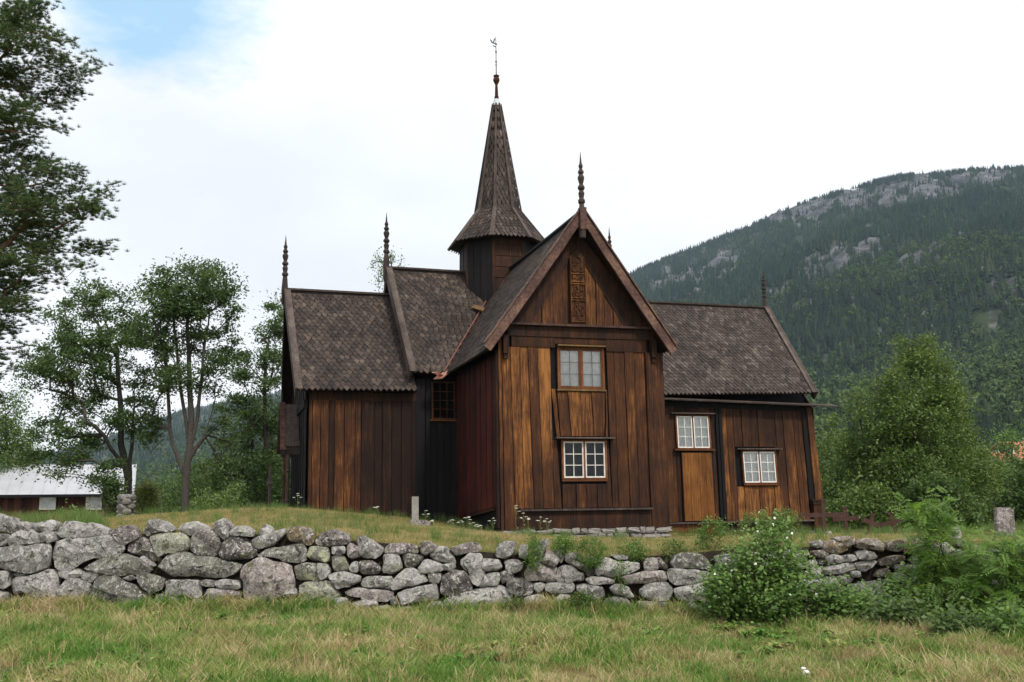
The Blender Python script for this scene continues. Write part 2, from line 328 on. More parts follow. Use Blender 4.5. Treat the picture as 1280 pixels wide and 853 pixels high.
c = ramp(t, math_(t, 'ADD', math_(t, 'MULTIPLY', n1, 0.75), math_(t, 'MULTIPLY', n2, 0.25)), [(0.35, (0.045, 0.062, 0.018)), (0.5, (0.085, 0.095, 0.028)), (0.6, (0.15, 0.125, 0.05)), (0.75, (0.22, 0.17, 0.09))])
sx = t.nodes.new("ShaderNodeSeparateXYZ"); t.links.new(P, sx.inputs[0])
c = mixc(t, math_(t, 'MULTIPLY', math_(t, 'GREATER_THAN', sx.outputs[1], 90.0), 1.0), c, (0.05, 0.08, 0.02))
nrm = t.nodes.new("ShaderNodeSeparateXYZ"); t.links.new(geo.outputs["True Normal"], nrm.inputs[0])
c = mixc(t, math_(t, 'LESS_THAN', nrm.outputs[2], 0.6), c, (0.03, 0.024, 0.018))
t.links.new(c, b.inputs["Base Color"]); b.inputs["Roughness"].default_value = 0.95; b.inputs["Specular IOR Level"].default_value = 0.1
bump(t, b, n2, 0.8, 0.05); M_GROUND = m
link("ground", mesh_np("ground", np.stack([XX, YY, ZZ], -1).reshape(-1, 3), GF, (M_GROUND,), smooth=True), kind="structure")

# ------------------------------------------------------------------ mountain with rock faces and forest
_cr = [(-2600, 560, 3000), (-1500, 520, 3000), (-700, 570, 2800), (-300, 590, 2700), (0, 585, 2600), (60, 568, 2600), (170, 536, 2600), (230, 512, 2600), (330, 498, 2500), (450, 470, 2400), (600, 425, 2200), (700, 385, 2100), (785, 343, 2000), (860, 312, 1950), (920, 290, 1950), (975, 266, 1950), (1040, 244, 1950),
       (1100, 230, 1950), (1150, 222, 1950), (1200, 217, 1950), (1240, 213, 1950), (1280, 212, 1950), (1400, 205, 1950), (1700, 235, 1900), (2200, 330, 1900), (3000, 420, 1900), (3900, 560, 1900)]
_cx = np.array([c[0] for c in _cr], float)
_ce = np.array([(lambda d: d[2] / math.hypot(d[0], d[1]))(ray(c[0], c[1])) for c in _cr]); _caz = np.array([(lambda d: math.atan2(d[0], d[1]))(ray(c[0], c[1])) for c in _cr]); _crr = np.array([c[2] for c in _cr], float)
def vnoise(x, y, z, octs=4):
    out_ = np.zeros(x.shape); a = 1.0
    for o_ in range(octs):
        k = 1.9 ** o_
        out_ += a * (np.sin(x * k * 1.3 + 1.7 * np.sin(y * k * 0.9 + o_) + o_ * 2.1) * np.cos(y * k * 1.1 + 1.3 * np.sin(x * k * 0.7 + z + o_ * 1.3))); a *= 0.55
    return out_
def mount_pt(az, t):
    Rc = np.interp(az, _caz, _crr); E = np.interp(az, _caz, _ce); Hc = Rc * E
    r0 = np.interp(az, [-1.2, -0.2, 0.2, 0.5, 1.2], [520, 520, 330, 260, 260])
    r = r0 + (Rc - r0) * t; tt = np.clip(t, 0, 1)
    prof = np.where(t <= 1, 0.30 * tt + 0.95 * tt ** 1.6 - 0.25 * tt ** 3, 1 - 0.5 * (t - 1))
    x = r * np.sin(az); y = r * np.cos(az)
    amp = np.clip(t * 4, 0, 1) * np.clip((1.02 - t) * 6, 0.12, 1)
    z = EYE + Hc * prof + amp * Hc * 0.035 * vnoise(x / 230, y / 230, 0 * x) + amp * 5 * vnoise(x / 60, y / 60, 0 * x, 3)
    z = z - (1 - np.clip(t * 12, 0, 1)) * 4
    return x, y, z
def rock_mask(x, y, z):
    d = np.stack([x, y, z - EYE], -1); zc = d @ _fw; px = CX + FPX * (d @ _rt) / zc; py = CY - FPX * (d @ _up) / zc
    m_ = np.zeros(px.shape)
    for cx_, cy_, rx, ry, s_ in ((1090, 246, 80, 17, -.12), (1010, 264, 55, 12, -.25), (1160, 236, 55, 18, -.1), (1235, 221, 38, 11, 0), (1030, 332, 42, 22, -.45), (1080, 312, 26, 12, -.4), (900, 332, 40, 17, -.35), (845, 350, 40, 14, -.3), (1000, 385, 26, 10, -.2), (1150, 320, 32, 9, -.4), (975, 365, 20, 9, -.3)):
        dx = px - cx_; dy = py - cy_ - s_ * dx; q = (dx / rx) ** 2 + (dy / ry) ** 2
        m_ = np.maximum(m_, 1.25 - q)
    return np.clip(m_ + 0.62 * vnoise(px / 9, py / 6, 0 * px, 4) + .06, 0, 1)
naz, ntt = 560, 150
AZ, TT = np.meshgrid(np.concatenate([np.linspace(_caz[0], -0.55, 60), np.linspace(-0.545, 0.60, 430), np.linspace(0.61, _caz[-1], 70)]), np.concatenate([np.linspace(0, 1, 130), np.linspace(1.02, 1.7, 20)]))
MX, MY, MZ = mount_pt(AZ, TT); rk_ = np.clip(rock_mask(MX, MY, MZ) * 1.6 - 0.3, 0, 1) * (TT <= 1.05)
MZ = MZ + rk_ * 5 * vnoise(MX / 22, MY / 60, 0 * MX, 3)
nr_, nc_ = AZ.shape; idx = np.arange(nr_ * nc_).reshape(nr_, nc_)
MF = np.stack([idx[:-1, :-1], idx[:-1, 1:], idx[1:, 1:], idx[1:, :-1]], -1).reshape(-1, 4)
m, t, b = new_mat("mountain_side"); geo = t.nodes.new("ShaderNodeNewGeometry"); P = geo.outputs["Position"]
rn_ = noise(t, P, 0.03, 8, 0.7, 0.4, (1, 1, 0.6)); rn2_ = noise(t, P, 0.09, 6, 0.7, 0.8, (1, 1, 0.35))
rockc = ramp(t, math_(t, 'ADD', math_(t, 'MULTIPLY', rn_, 0.5), math_(t, 'MULTIPLY', rn2_, 0.5)), [(0.40, (0.030, 0.034, 0.032)), (0.48, (0.09, 0.088, 0.092)), (0.55, (0.17, 0.165, 0.172)), (0.66, (0.29, 0.285, 0.29))])
rockc = mixc(t, ramp(t, noise(t, P, 0.05, 6, 0.7), [(0.55, (0, 0, 0)), (0.6, (1, 1, 1))]), rockc, (0.05, 0.065, 0.03))
grn = ramp(t, noise(t, P, 0.02, 6, 0.7), [(0.35, (0.022, 0.036, 0.014)), (0.65, (0.055, 0.075, 0.026))])
c = mixc(t, attr(t, "rock"), grn, rockc); t.links.new(c, b.inputs["Base Color"]); b.inputs["Roughness"].default_value = 0.95; b.inputs["Specular IOR Level"].default_value = 0.1
bump(t, b, rn2_, 1.0, 6.0)
link("mountain", mesh_np("mountain", np.stack([MX, MY, MZ], -1).reshape(-1, 3), MF, (m,), {"rock": rk_.ravel()}, smooth=True), kind="structure")

def scatter_object(name, label, pts, scales, sources, kind="stuff", upright=True):
    """one object; geometry nodes put a copy of one of the sources on every point"""
    me = bpy.data.meshes.new(name); me.from_pydata([tuple(map(float, p)) for p in pts], [], [])
    a = me.attributes.new("sc", 'FLOAT', 'POINT'); a.data.foreach_set("value", np.asarray(scales, np.float32))
    o = link(name, me, label=label, kind=kind)
    ng = bpy.data.node_groups.new(name + "_nodes", 'GeometryNodeTree')
    ng.interface.new_socket("Geometry", in_out='INPUT', socket_type='NodeSocketGeometry'); ng.interface.new_socket("Geometry", in_out='OUTPUT', socket_type='NodeSocketGeometry')
    gi = ng.nodes.new("NodeGroupInput"); go = ng.nodes.new("NodeGroupOutput"); jn = ng.nodes.new("GeometryNodeJoinGeometry")
    ri = ng.nodes.new("FunctionNodeRandomValue"); ri.data_type = 'INT'; ri.inputs[4].default_value = 0; ri.inputs[5].default_value = len(sources) - 1; ri.inputs[8].default_value = 5
    rr = ng.nodes.new("FunctionNodeRandomValue"); rr.data_type = 'FLOAT_VECTOR'; rr.inputs[0].default_value = (-0.06, -0.06, 0); rr.inputs[1].default_value = (0.06, 0.06, 6.283)
    na = ng.nodes.new("GeometryNodeInputNamedAttribute"); na.data_type = 'FLOAT'; na.inputs[0].default_value = "sc"
    for i, so in enumerate(sources):
        oi = ng.nodes.new("GeometryNodeObjectInfo"); oi.inputs[0].default_value = so; oi.inputs["As Instance"].default_value = True
        ip = ng.nodes.new("GeometryNodeInstanceOnPoints"); cmp_ = ng.nodes.new("FunctionNodeCompare"); cmp_.data_type = 'INT'; cmp_.operation = 'EQUAL'; cmp_.inputs[3].default_value = i
        ng.links.new(ri.outputs[2], cmp_.inputs[2]); ng.links.new(gi.outputs[0], ip.inputs["Points"]); ng.links.new(cmp_.outputs[0], ip.inputs["Selection"])
        ng.links.new(oi.outputs["Geometry"], ip.inputs["Instance"]); ng.links.new(rr.outputs[0], ip.inputs["Rotation"]); ng.links.new(na.outputs[0], ip.inputs["Scale"]); ng.links.new(ip.outputs[0], jn.inputs[0])
    ng.links.new(jn.outputs[0], go.inputs[0])
    md = o.modifiers.new("scatter", 'NODES'); md.node_group = ng
    return o
def source_obj(name, me): return bpy.data.objects.new(name, me)     # never linked to the scene: only a pattern for the scatter

m, t, b = new_mat("far_forest"); geo = t.nodes.new("ShaderNodeNewGeometry"); P = geo.outputs["Position"]
oi = t.nodes.new("ShaderNodeObjectInfo"); f = math_(t, 'ADD', math_(t, 'MULTIPLY', oi.outputs["Random"], 0.55), math_(t, 'MULTIPLY', math_(t, 'SUBTRACT', noise(t, P, 0.006, 5, 0.65), 0.3), 1.0))
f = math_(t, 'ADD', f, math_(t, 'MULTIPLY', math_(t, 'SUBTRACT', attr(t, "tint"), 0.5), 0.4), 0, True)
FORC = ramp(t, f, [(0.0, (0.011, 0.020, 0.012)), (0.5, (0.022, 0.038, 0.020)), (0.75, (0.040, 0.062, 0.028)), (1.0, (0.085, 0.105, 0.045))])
t.links.new(FORC, b.inputs["Base Color"]); b.inputs["Roughness"].default_value = 0.9; b.inputs["Specular IOR Level"].default_value = 0.1; M_FAR = m
m, t, b = new_mat("far_birches"); oi = t.nodes.new("ShaderNodeObjectInfo")
t.links.new(ramp(t, math_(t, 'ADD', math_(t, 'MULTIPLY', oi.outputs["Random"], 0.6), math_(t, 'MULTIPLY', attr(t, "tint"), 0.4)), [(0.0, (0.035, 0.065, 0.02)), (1.0, (0.11, 0.16, 0.05))]), b.inputs["Base Color"]); b.inputs["Roughness"].default_value = 0.9; b.inputs["Specular IOR Level"].default_value = 0.1; M_FARB = m
def conifer_mesh(seed):
    rr = random.Random(seed); vs = []; fs = []; tn = []
    for k in range(5):
        z0 = 0.10 + k * 0.17; z1 = z0 + 0.30; r_ = 0.19 * (1 - k * 0.18); n = 7; b0 = len(vs)
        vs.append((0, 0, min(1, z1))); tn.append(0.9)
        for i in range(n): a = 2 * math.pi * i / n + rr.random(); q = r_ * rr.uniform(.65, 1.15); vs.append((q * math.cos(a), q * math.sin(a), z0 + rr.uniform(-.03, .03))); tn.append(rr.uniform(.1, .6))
        fs += [(b0, b0 + 1 + i, b0 + 1 + (i + 1) % n) for i in range(n)]
    return mesh_np("conifer", np.array(vs), fs, (M_FAR,), {"tint": tn})
def round_mesh(seed):
    rr = random.Random(seed); vs = []; fs = []; tn = []
    for k in range(26):
        th = rr.uniform(0, 6.28); zz = rr.uniform(.25, 1.0); rad = 0.33 * math.sqrt(max(0.02, 1 - ((zz - .55) / .5) ** 2)); c_ = Vector((rad * math.cos(th) * rr.uniform(.4, 1), rad * math.sin(th) * rr.uniform(.4, 1), zz - .02))
        s = rr.uniform(.09, .16); b0 = len(vs); tv = rr.random()
        for i in range(6):
            a = Vector((rr.gauss(0, 1), rr.gauss(0, 1), rr.gauss(0, 1))).normalized() * s; vs.append(tuple(c_ + a)); tn.append(tv)
        fs += [(b0, b0 + 1, b0 + 2), (b0 + 2, b0 + 3, b0 + 4), (b0 + 4, b0 + 5, b0), (b0 + 1, b0 + 3, b0 + 5)]
    return mesh_np("far_birch", np.array(vs), fs, (M_FARB,), {"tint": tn})
con = [source_obj("conifer_pattern", conifer_mesh(i)) for i in range(4)]; rnds = [source_obj("birch_pattern", round_mesh(i)) for i in range(3)]
def forest_points(n, az0, az1, decid):
    az = nprng.uniform(az0, az1, n); t = nprng.uniform(0, 1, n) ** 0.75 * 1.03
    x, y, z = mount_pt(az, t); rm = rock_mask(x, y, z); keep = (rm < 0.35 + 0.3 * nprng.random(n)) | (nprng.random(n) < .10)
    low = np.clip(1 - t * 1.7, 0, 1); cl_ = vnoise(x / 120, y / 120, 0 * x, 3)
    isd = (low * 0.8 + 0.45 * cl_ + nprng.normal(0, .22, n)) > 0.60
    keep &= vnoise(x / 47, y / 47, 0 * x, 3) < 1.35
    keep &= (isd if decid else ~isd); keep &= (nprng.random(n) < (0.92 - 0.55 * np.clip(t - 0.93, 0, 1) * 10))
    hgt = nprng.uniform(6, 16, n) ** 1.0 * np.where(nprng.random(n) < .12, 1.25, 1.0) * (0.62 + 0.38 * (1 - np.clip((t - .7) * 3, 0, 1)))
    return np.stack([x, y, z - 0.3], -1)[keep], hgt[keep]
p1, s1 = forest_points(92000, -0.16, 0.56, False); p2, s2 = forest_points(92000, -0.16, 0.56, True)
p3, s3 = forest_points(16000, -0.56, -0.16, False); p4, s4 = forest_points(14000, -0.56, -0.16, True)
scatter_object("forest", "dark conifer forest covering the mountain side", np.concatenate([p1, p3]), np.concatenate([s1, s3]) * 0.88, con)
scatter_object("birch_forest", "lighter birch woods on the lower mountain side", np.concatenate([p2, p4]), np.concatenate([s2, s4]) * 0.72, rnds)
# ------------------------------------------------------------------ the wooden church
PHI = math.radians(16); ZB = 1.0
church = thing("stave_church", "dark tarred wooden stave church with steep shingled roofs and a central spire", "church", (-0.42, 30.0, ZB), PHI)
class CB(MB):
    def add(s, vs, fs, worn=0.5, tint=0.5): MB.add(s, [(p[0], p[1], p[2] - ZB) for p in vs], fs, worn, tint)
V3 = Vector
def R(a, b_): return rnd.uniform(a, b_)

def plane_pt(A, d, n, s, o, z):   # along the wall, outwards, up
    return (A[0] + d[0] * s + n[0] * o, A[1] + d[1] * s + n[1] * o, z)
def plank(parent, A, d, n, s0b, s1b, z0, s0t, s1t, z1, th=0.035, o=0.0, mat=None, worn=(0.5, 0.5), name="plank", z0b=None, z1b=None, segs=5):
    """one board: s at bottom and top edges; z1 / z1b: top height at its two edges"""
    z1b = z1 if z1b is None else z1b; z0b = z0 if z0b is None else z0b
    mb = CB(); vs = []; wn = []; tn = R(0, 1); fs = []
    for k in range(segs + 1):
        f = k / segs; za = z0 + (z1 - z0) * f; zb = z0b + (z1b - z0b) * f
        a = s0b + (s0t - s0b) * f; b2 = s1b + (s1t - s1b) * f; wob = R(-0.006, 0.006) if 0 < k < segs else 0
        vs += [plane_pt(A, d, n, a + wob, o, za), plane_pt(A, d, n, a + wob, o + th, za), plane_pt(A, d, n, b2 + wob, o + th, zb), plane_pt(A, d, n, b2 + wob, o, zb)]
        wn += [worn[0] + (worn[1] - worn[0]) * f + R(-0.07, 0.07) for _ in range(4)]
    for k in range(segs):
        q = 4 * k
        for i in range(4): fs.append((q + i, q + (i + 1) % 4, q + 4 + (i + 1) % 4, q + 4 + i))
    fs.append((3, 2, 1, 0)); q = 4 * segs; fs.append((q, q + 1, q + 2, q + 3))
    mb.add(vs, fs, wn, tn)
    return mb.build(name, mat or M_TAR, parent)
def plank_run(parent, A, d, n, sb, st, z0, z1, wornf, mat=None, gap=0.02, o=0.0, batt=True):
    """boards side by side between the break points sb (bottom) and st (top)"""
    for i in range(len(sb) - 1):
        zb = (z0(sb[i]) if callable(z0) else z0, z0(sb[i + 1]) if callable(z0) else z0)
        zt = (z1(st[i]) if callable(z1) else z1, z1(st[i + 1]) if callable(z1) else z1)
        mid = 0.5 * (sb[i] + sb[i + 1])
        plank(parent, A, d, n, sb[i] + gap / 2, sb[i + 1] - gap / 2, zb[0], st[i] + gap / 2, st[i + 1] - gap / 2, zt[0], 0.035, o + (0.022 if (i % 2 and batt) else 0.0) + R(0, 0.008),
              mat, wornf(mid, i), z0b=zb[1], z1b=zt[1])
def spread(a, b_, n, jit=0.25):
    w_ = [1 + R(-jit, jit) for _ in range(n)]; s = sum(w_); r_ = [a]
    for x in w_: r_.append(r_[-1] + x / s * (b_ - a))
    r_[-1] = b_; return r_

# shingles laid on a four-sided slope
def shingle_slope(mb, P0, P1, P2, P3, row=0.19, wid=0.155, out=(0, 0, 1), th=0.018, skip=None):
    P0, P1, P2, P3 = map(V3, (P0, P1, P2, P3)); nrm = (P1 - P0).cross(P3 - P0)
    if nrm.length < 1e-6: nrm = (P2 - P1).cross(P3 - P1)
    nrm.normalize()
    if nrm.dot(V3(out)) < 0: nrm = -nrm
    H = max((P3 - P0).length, (P2 - P1).length); rows = max(1, int(H / row))
    for r_ in range(rows + 1):
        f = r_ / rows; a = P0.lerp(P3, f); b2 = P1.lerp(P2, f); L = (b2 - a).length
        rem = (1 - f) * H
        if L < wid * 0.6 or rem < row * .3: continue
        e = (b2 - a).normalized(); up = nrm.cross(e).normalized()
        if up.dot((P3 + P2) / 2 - (P0 + P1) / 2) < 0: up = -up
        n_ = max(1, int(L / wid)); off = (0.5 if r_ % 2 else 0.0)
        for i in range(-1, n_ + 1):
            s = (i + off + 0.5) * L / n_
            if s < wid * 0.25 or s > L - wid * 0.25: continue
            ww = wid * 0.5 * R(0.90, 0.99); c = a + e * (s + R(-0.008, 0.008)) + nrm * (0.022 + R(0, 0.012)); ll = min(row * 1.25, rem / .85 - .02); tip = -row * R(0.50, 0.62)
            lft = R(-0.004, 0.010)
            top = c + up * ll * 0.85 - nrm * 0.02
            vs = [c + up * tip + nrm * lft, c + e * ww + up * (row * 0.16), c + e * ww + up * ll * 0.85 - nrm * 0.02, c - e * ww + up * ll * 0.85 - nrm * 0.02, c - e * ww + up * (row * 0.16),
                  c + up * tip + nrm * (lft - th), c + e * ww + up * (row * 0.16) - nrm * th, c - e * ww + up * (row * 0.16) - nrm * th]
            tnt = min(1, max(0, rnd.gauss(0.5, 0.28)))
            mb.add(vs, [(0, 1, 2, 3, 4), (5, 6, 1, 0), (5, 0, 4, 7), (1, 6, 2), (4, 3, 7)], 0.5, tnt)
def roof_slab(P0, P1, P2, P3, th=0.09, out=(0, 0, 1), mat=M_TAR, worn=0.1, name="roof", label=None):
    P = [V3(p) for p in (P0, P1, P2, P3)]; nrm = (P[1] - P[0]).cross(P[3] - P[0]).normalized()
    if nrm.dot(V3(out)) < 0: nrm = -nrm
    mb = CB(); q = [p - nrm * th for p in P] + P
    mb.hexa(q, worn=worn); return mb.build(name, mat, church, label=label)

# levels and lines (local u along the nave, v into the picture)
UW, UN, UE, UC = -5.0, -1.42, 6.85, 13.6        # west end, nave west end, nave east end, chancel east end
VS, VC = 5.3, 8.6; VN = 2 * VC - VS             # nave side wall, centre line
VE = 4.9; VEN = 2 * VC - VE                     # eaves
TU, TC = 5.15, 2.53                             # transept width and ridge

# --- solid dark cores behind the boards
def core(name, label, polys, mat=M_BLACKEND):
    mb = CB()
    for c_ in polys: mb.hexa(c_, worn=0.1)
    return mb.build(name, mat, church, label=label)
def prism_gable_u(u0, u1, v0, v1, z0, ze, zr):   # ridge along u, closed gable ends
    vc = (v0 + v1) / 2
    vs = [(u0, v0, z0), (u0, v1, z0), (u0, v1, ze), (u0, vc, zr), (u0, v0, ze), (u1, v0, z0), (u1, v1, z0), (u1, v1, ze), (u1, vc, zr), (u1, v0, ze)]
    return vs, [(0, 1, 2, 3, 4), (9, 8, 7, 6, 5), (0, 4, 9, 5), (1, 6, 7, 2), (4, 3, 8, 9), (3, 2, 7, 8), (0, 5, 6, 1)]
west = CB(); west.add(*prism_gable_u(UW + 0.05, UN + 0.1, VS + 0.05, VN - 0.05, 0.6, 5.5, 9.2), worn=0.05)
west_w = west.build("wall", M_BLACKEND, church, label="boarded walls of the west wing")
nave = CB(); nave.add(*prism_gable_u(UN + 0.05, UE - 0.05, VS + 0.05, VN - 0.05, 0.6, 6.0, 10.3), worn=0.05)
nave_w = nave.build("wall", M_BLACKEND, church, label="boarded walls of the nave, coloured near-black for the recess shade")
ch = CB(); ch.add(*prism_gable_u(UE - 0.1, UC - 0.12, VS + 0.05, VN - 0.05, 0.5, 5.35, 9.4), worn=0.05)
chan_w = ch.build("wall", M_BLACKEND, church, label="boarded walls of the chancel")
tr = CB(); tr.add([(0.05, 0.05, 0.9), (TU - 0.05, 0.05, 0.9), (TU - 0.05, 0.05, 6.35), (TC, 0.05, 9.95), (0.05, 0.05, 6.35), (0.05, VS + 0.1, 0.9), (TU - 0.05, VS + 0.1, 0.9), (TU - 0.05, VS + 0.1, 6.35), (TC, VS + 0.1, 9.95), (0.05, VS + 0.1, 6.35)],
                  [(0, 1, 2, 3, 4), (9, 8, 7, 6, 5), (0, 4, 9, 5), (1, 6, 7, 2), (4, 3, 8, 9), (3, 2, 7, 8)], worn=0.05)
tran_w = tr.build("wall", M_BLACKEND, church, label="brown boarded gable wall of the transept")

# --- transept front, looking towards the camera
A0 = (0.0, 0.0); DU = (1, 0); NS = (0, -1)
def wf(s, i):   # how much tar has worn off: most at the left, upper half
    base = 0.70 - 0.055 * s; return (base - 0.22 + R(-.07, .07), base + 0.08 + R(-.08, .08))
def boxpart(name, mat, parent, u0, u1, v0, v1, z0, z1, worn=0.4, **k):
    mb = CB(); mb.box(u0, u1, v0, v1, z0, z1, worn=worn, tint=R(0.2, 0.8)); return mb.build(name, mat, parent, **k)
zt, zb_ = 6.36, 1.74
left_b = [0.10, 0.49, 0.90, 1.29, 1.66]; left_t = [0.10, 0.42, 0.74, 1.12, 1.50]
# full boards left of the windows
plank_run(tran_w, A0, DU, NS, [0.02, 0.13], [0.0, 0.11], 1.12, 6.9, lambda s, i: (0.35, 0.8))
plank_run(tran_w, A0, DU, NS, [0.13, 0.45, 0.72, 1.02, 1.30, 1.63], [0.11, 0.36, 0.66, 0.90, 1.20, 1.60], zb_, 6.42, wf)
plank_run(tran_w, A0, DU, NS, [1.63, 1.86], [1.60, 1.74], zb_, 3.70, wf); plank_run(tran_w, A0, DU, NS, [1.74, 1.86], [1.60, 1.74], 3.7, 5.2, wf)
plank_run(tran_w, A0, DU, NS, [1.86, 2.2, 2.52, 2.9, 3.22], [1.78, 2.1, 2.5, 2.85, 3.3], 3.82, 5.13, lambda s, i: (0.48, 0.62))
plank_run(tran_w, A0, DU, NS, [1.88, 2.3, 2.62, 2.95, 3.25], [1.88, 2.3, 2.62, 2.95, 3.25], zb_, 2.42, lambda s, i: (0.28, 0.34))
plank_run(tran_w, A0, DU, NS, [3.42, 3.62], [3.36, 3.60], zb_, 6.42, wf)
plank_run(tran_w, A0, DU, NS, [3.62, 3.98, 4.28, 4.62], [3.60, 3.93, 4.25, 4.60], zb_, 6.42, wf)
plank_run(tran_w, A0, DU, NS, [3.24, 3.42], [3.26, 3.36], zb_, 3.7, lambda s, i: (0.25, 0.2)); plank_run(tran_w, A0, DU, NS, [3.26, 3.36], [3.32, 3.36], 3.8, 5.2, wf)
# corner post on the right, bottom sill, skirt
plank(tran_w, A0, DU, NS, 4.64, 5.2, 1.05, 4.62, 5.17, 6.35, th=0.10, worn=(0.12, 0.30), name="corner_post")
plank(tran_w, A0, DU, NS, 4.62, 4.70, 1.75, 4.60, 4.68, 6.35, th=0.125, worn=(0.05, 0.2), name="corner_strip")
boxpart("sill_board", M_GREYW, tran_w, 0.56, 4.64, -0.20, 0.0, 1.66, 1.72, 0.35)
boxpart("skirt_board", M_TAR, tran_w, 0.5, 4.62, -0.09, 0.02, 1.14, 1.66, 0.12)
boxpart("skirt_board", M_TAR, tran_w, 0.14, 0.5, -0.06, 0.02, 1.14, 1.74, 0.35)
# beams under the gable
boxpart("beam", M_TAR, tran_w, 0.28, 4.88, -0.10, 0.0, 6.74, 7.06, 0.22)
boxpart("beam", M_TAR, tran_w, 0.40, 1.74, -0.075, 0.0, 6.43, 6.735, 0.25); boxpart("beam", M_TAR, tran_w, 3.36, 4.66, -0.075, 0.0, 6.36, 6.735, 0.25)
boxpart("beam", M_TAR, tran_w, 1.74, 3.36, -0.06, 0.0, 6.55, 6.735, 0.2)
boxpart("cornice_board", M_BARGE, tran_w, 0.30, 4.86, -0.22, 0.0, 7.06, 7.12, 0.30)
for s in (0.20, 4.86):
    mb = CB(); mb.box(s - 0.08, s + 0.08, -0.22, 0.0, 6.2, 6.75, worn=0.15); mb.box(s - 0.06, s + 0.06, -0.17, 0.0, 6.05, 6.2, worn=0.15); mb.build("bracket", M_TAR, tran_w)
# gable boards
gz = lambda s: 9.43 - abs(s - 2.49) * 1.53
gb = [1.0, 1.35, 1.70, 2.22]; plank_run(tran_w, A0, DU, NS, gb, gb, 7.12, lambda s: max(7.14, gz(s)), lambda s, i: (0.42, 0.5))
gb = [2.72, 3.08, 3.34, 3.62, 3.98]; plank_run(tran_w, A0, DU, NS, gb, gb, 7.12, lambda s: max(7.14, gz(s)), lambda s, i: (0.45, 0.52))
rk = CB()
for sg, s_in, s_out in ((-1, 1.0, 0.25), (1, 3.98, 4.85)):
    a = [(s_out, 7.12), (s_in, 7.12), (2.49, 9.43), (2.49, 10.1)]
    vs = [(s, o_, z) for o_ in (-0.075, 0.0) for s, z in a]
    rk2 = CB(); rk2.add(vs, [(3, 2, 1, 0), (4, 5, 6, 7), (0, 1, 5, 4), (1, 2, 6, 5), (2, 3, 7, 6), (3, 0, 4, 7)], worn=0.18); rk2.build("rake_board", M_TAR, tran_w)
# carved panel
cp = CB(); vs = [(2.22, -0.16, 7.12), (2.72, -0.16, 7.12), (2.72, -0.16, 9.18), (2.47, -0.16, 9.42), (2.22, -0.16, 9.18)]; vs += [(x, 0, z) for x, y, z in vs]
cp.add(vs, [(0, 1, 2, 3, 4), (9, 8, 7, 6, 5), (0, 5, 6, 1), (1, 6, 7, 2), (2, 7, 8, 3), (3, 8, 9, 4), (4, 9, 5, 0)], worn=0.30)
panel = cp.build("carved_panel", M_TAR, church, label="dark panel of scroll carving in the gable")
cv = CB()
def arc(cx_, cz_, r_, a0, a1, n_=8, w_=0.028, z_=-0.175):
    pts = [(cx_ + r_ * math.cos(a0 + (a1 - a0) * i / n_), z_, cz_ + r_ * math.sin(a0 + (a1 - a0) * i / n_)) for i in range(n_ + 1)]
    for p, q in zip(pts, pts[1:]): cv.beam(p, q, 0.035, w_ * 1.3, (0, -1, 0), worn=0.42)
for z in (8.66, 8.42, 8.35, 7.92, 7.85, 7.20): cv.box(2.24, 2.70, -0.205, -0.15, z, z + 0.03, worn=0.5)
for x in (2.235, 2.685): cv.box(x, x + 0.02, -0.20, -0.15, 7.15, 9.17, worn=0.4)
for k, (cx_, cz_, r_) in enumerate([(2.47, 9.08, .13), (2.38, 8.86, .10), (2.57, 8.84, .10), (2.47, 8.75, .06), (2.36, 8.54, .08), (2.56, 8.54, .09), (2.4, 8.18, .12), (2.56, 8.08, .11), (2.5, 8.27, .06), (2.38, 8.03, .06), (2.40, 7.68, .10), (2.56, 7.60, .11), (2.36, 7.46, .09), (2.55, 7.36, .09), (2.47, 7.78, .05)]):
    arc(cx_, cz_, r_, k, k + 4.6); arc(cx_, cz_, r_ * 0.45, k + 2, k + 6)
cv.build("scroll_carving", M_TAR, panel, kind="stuff")

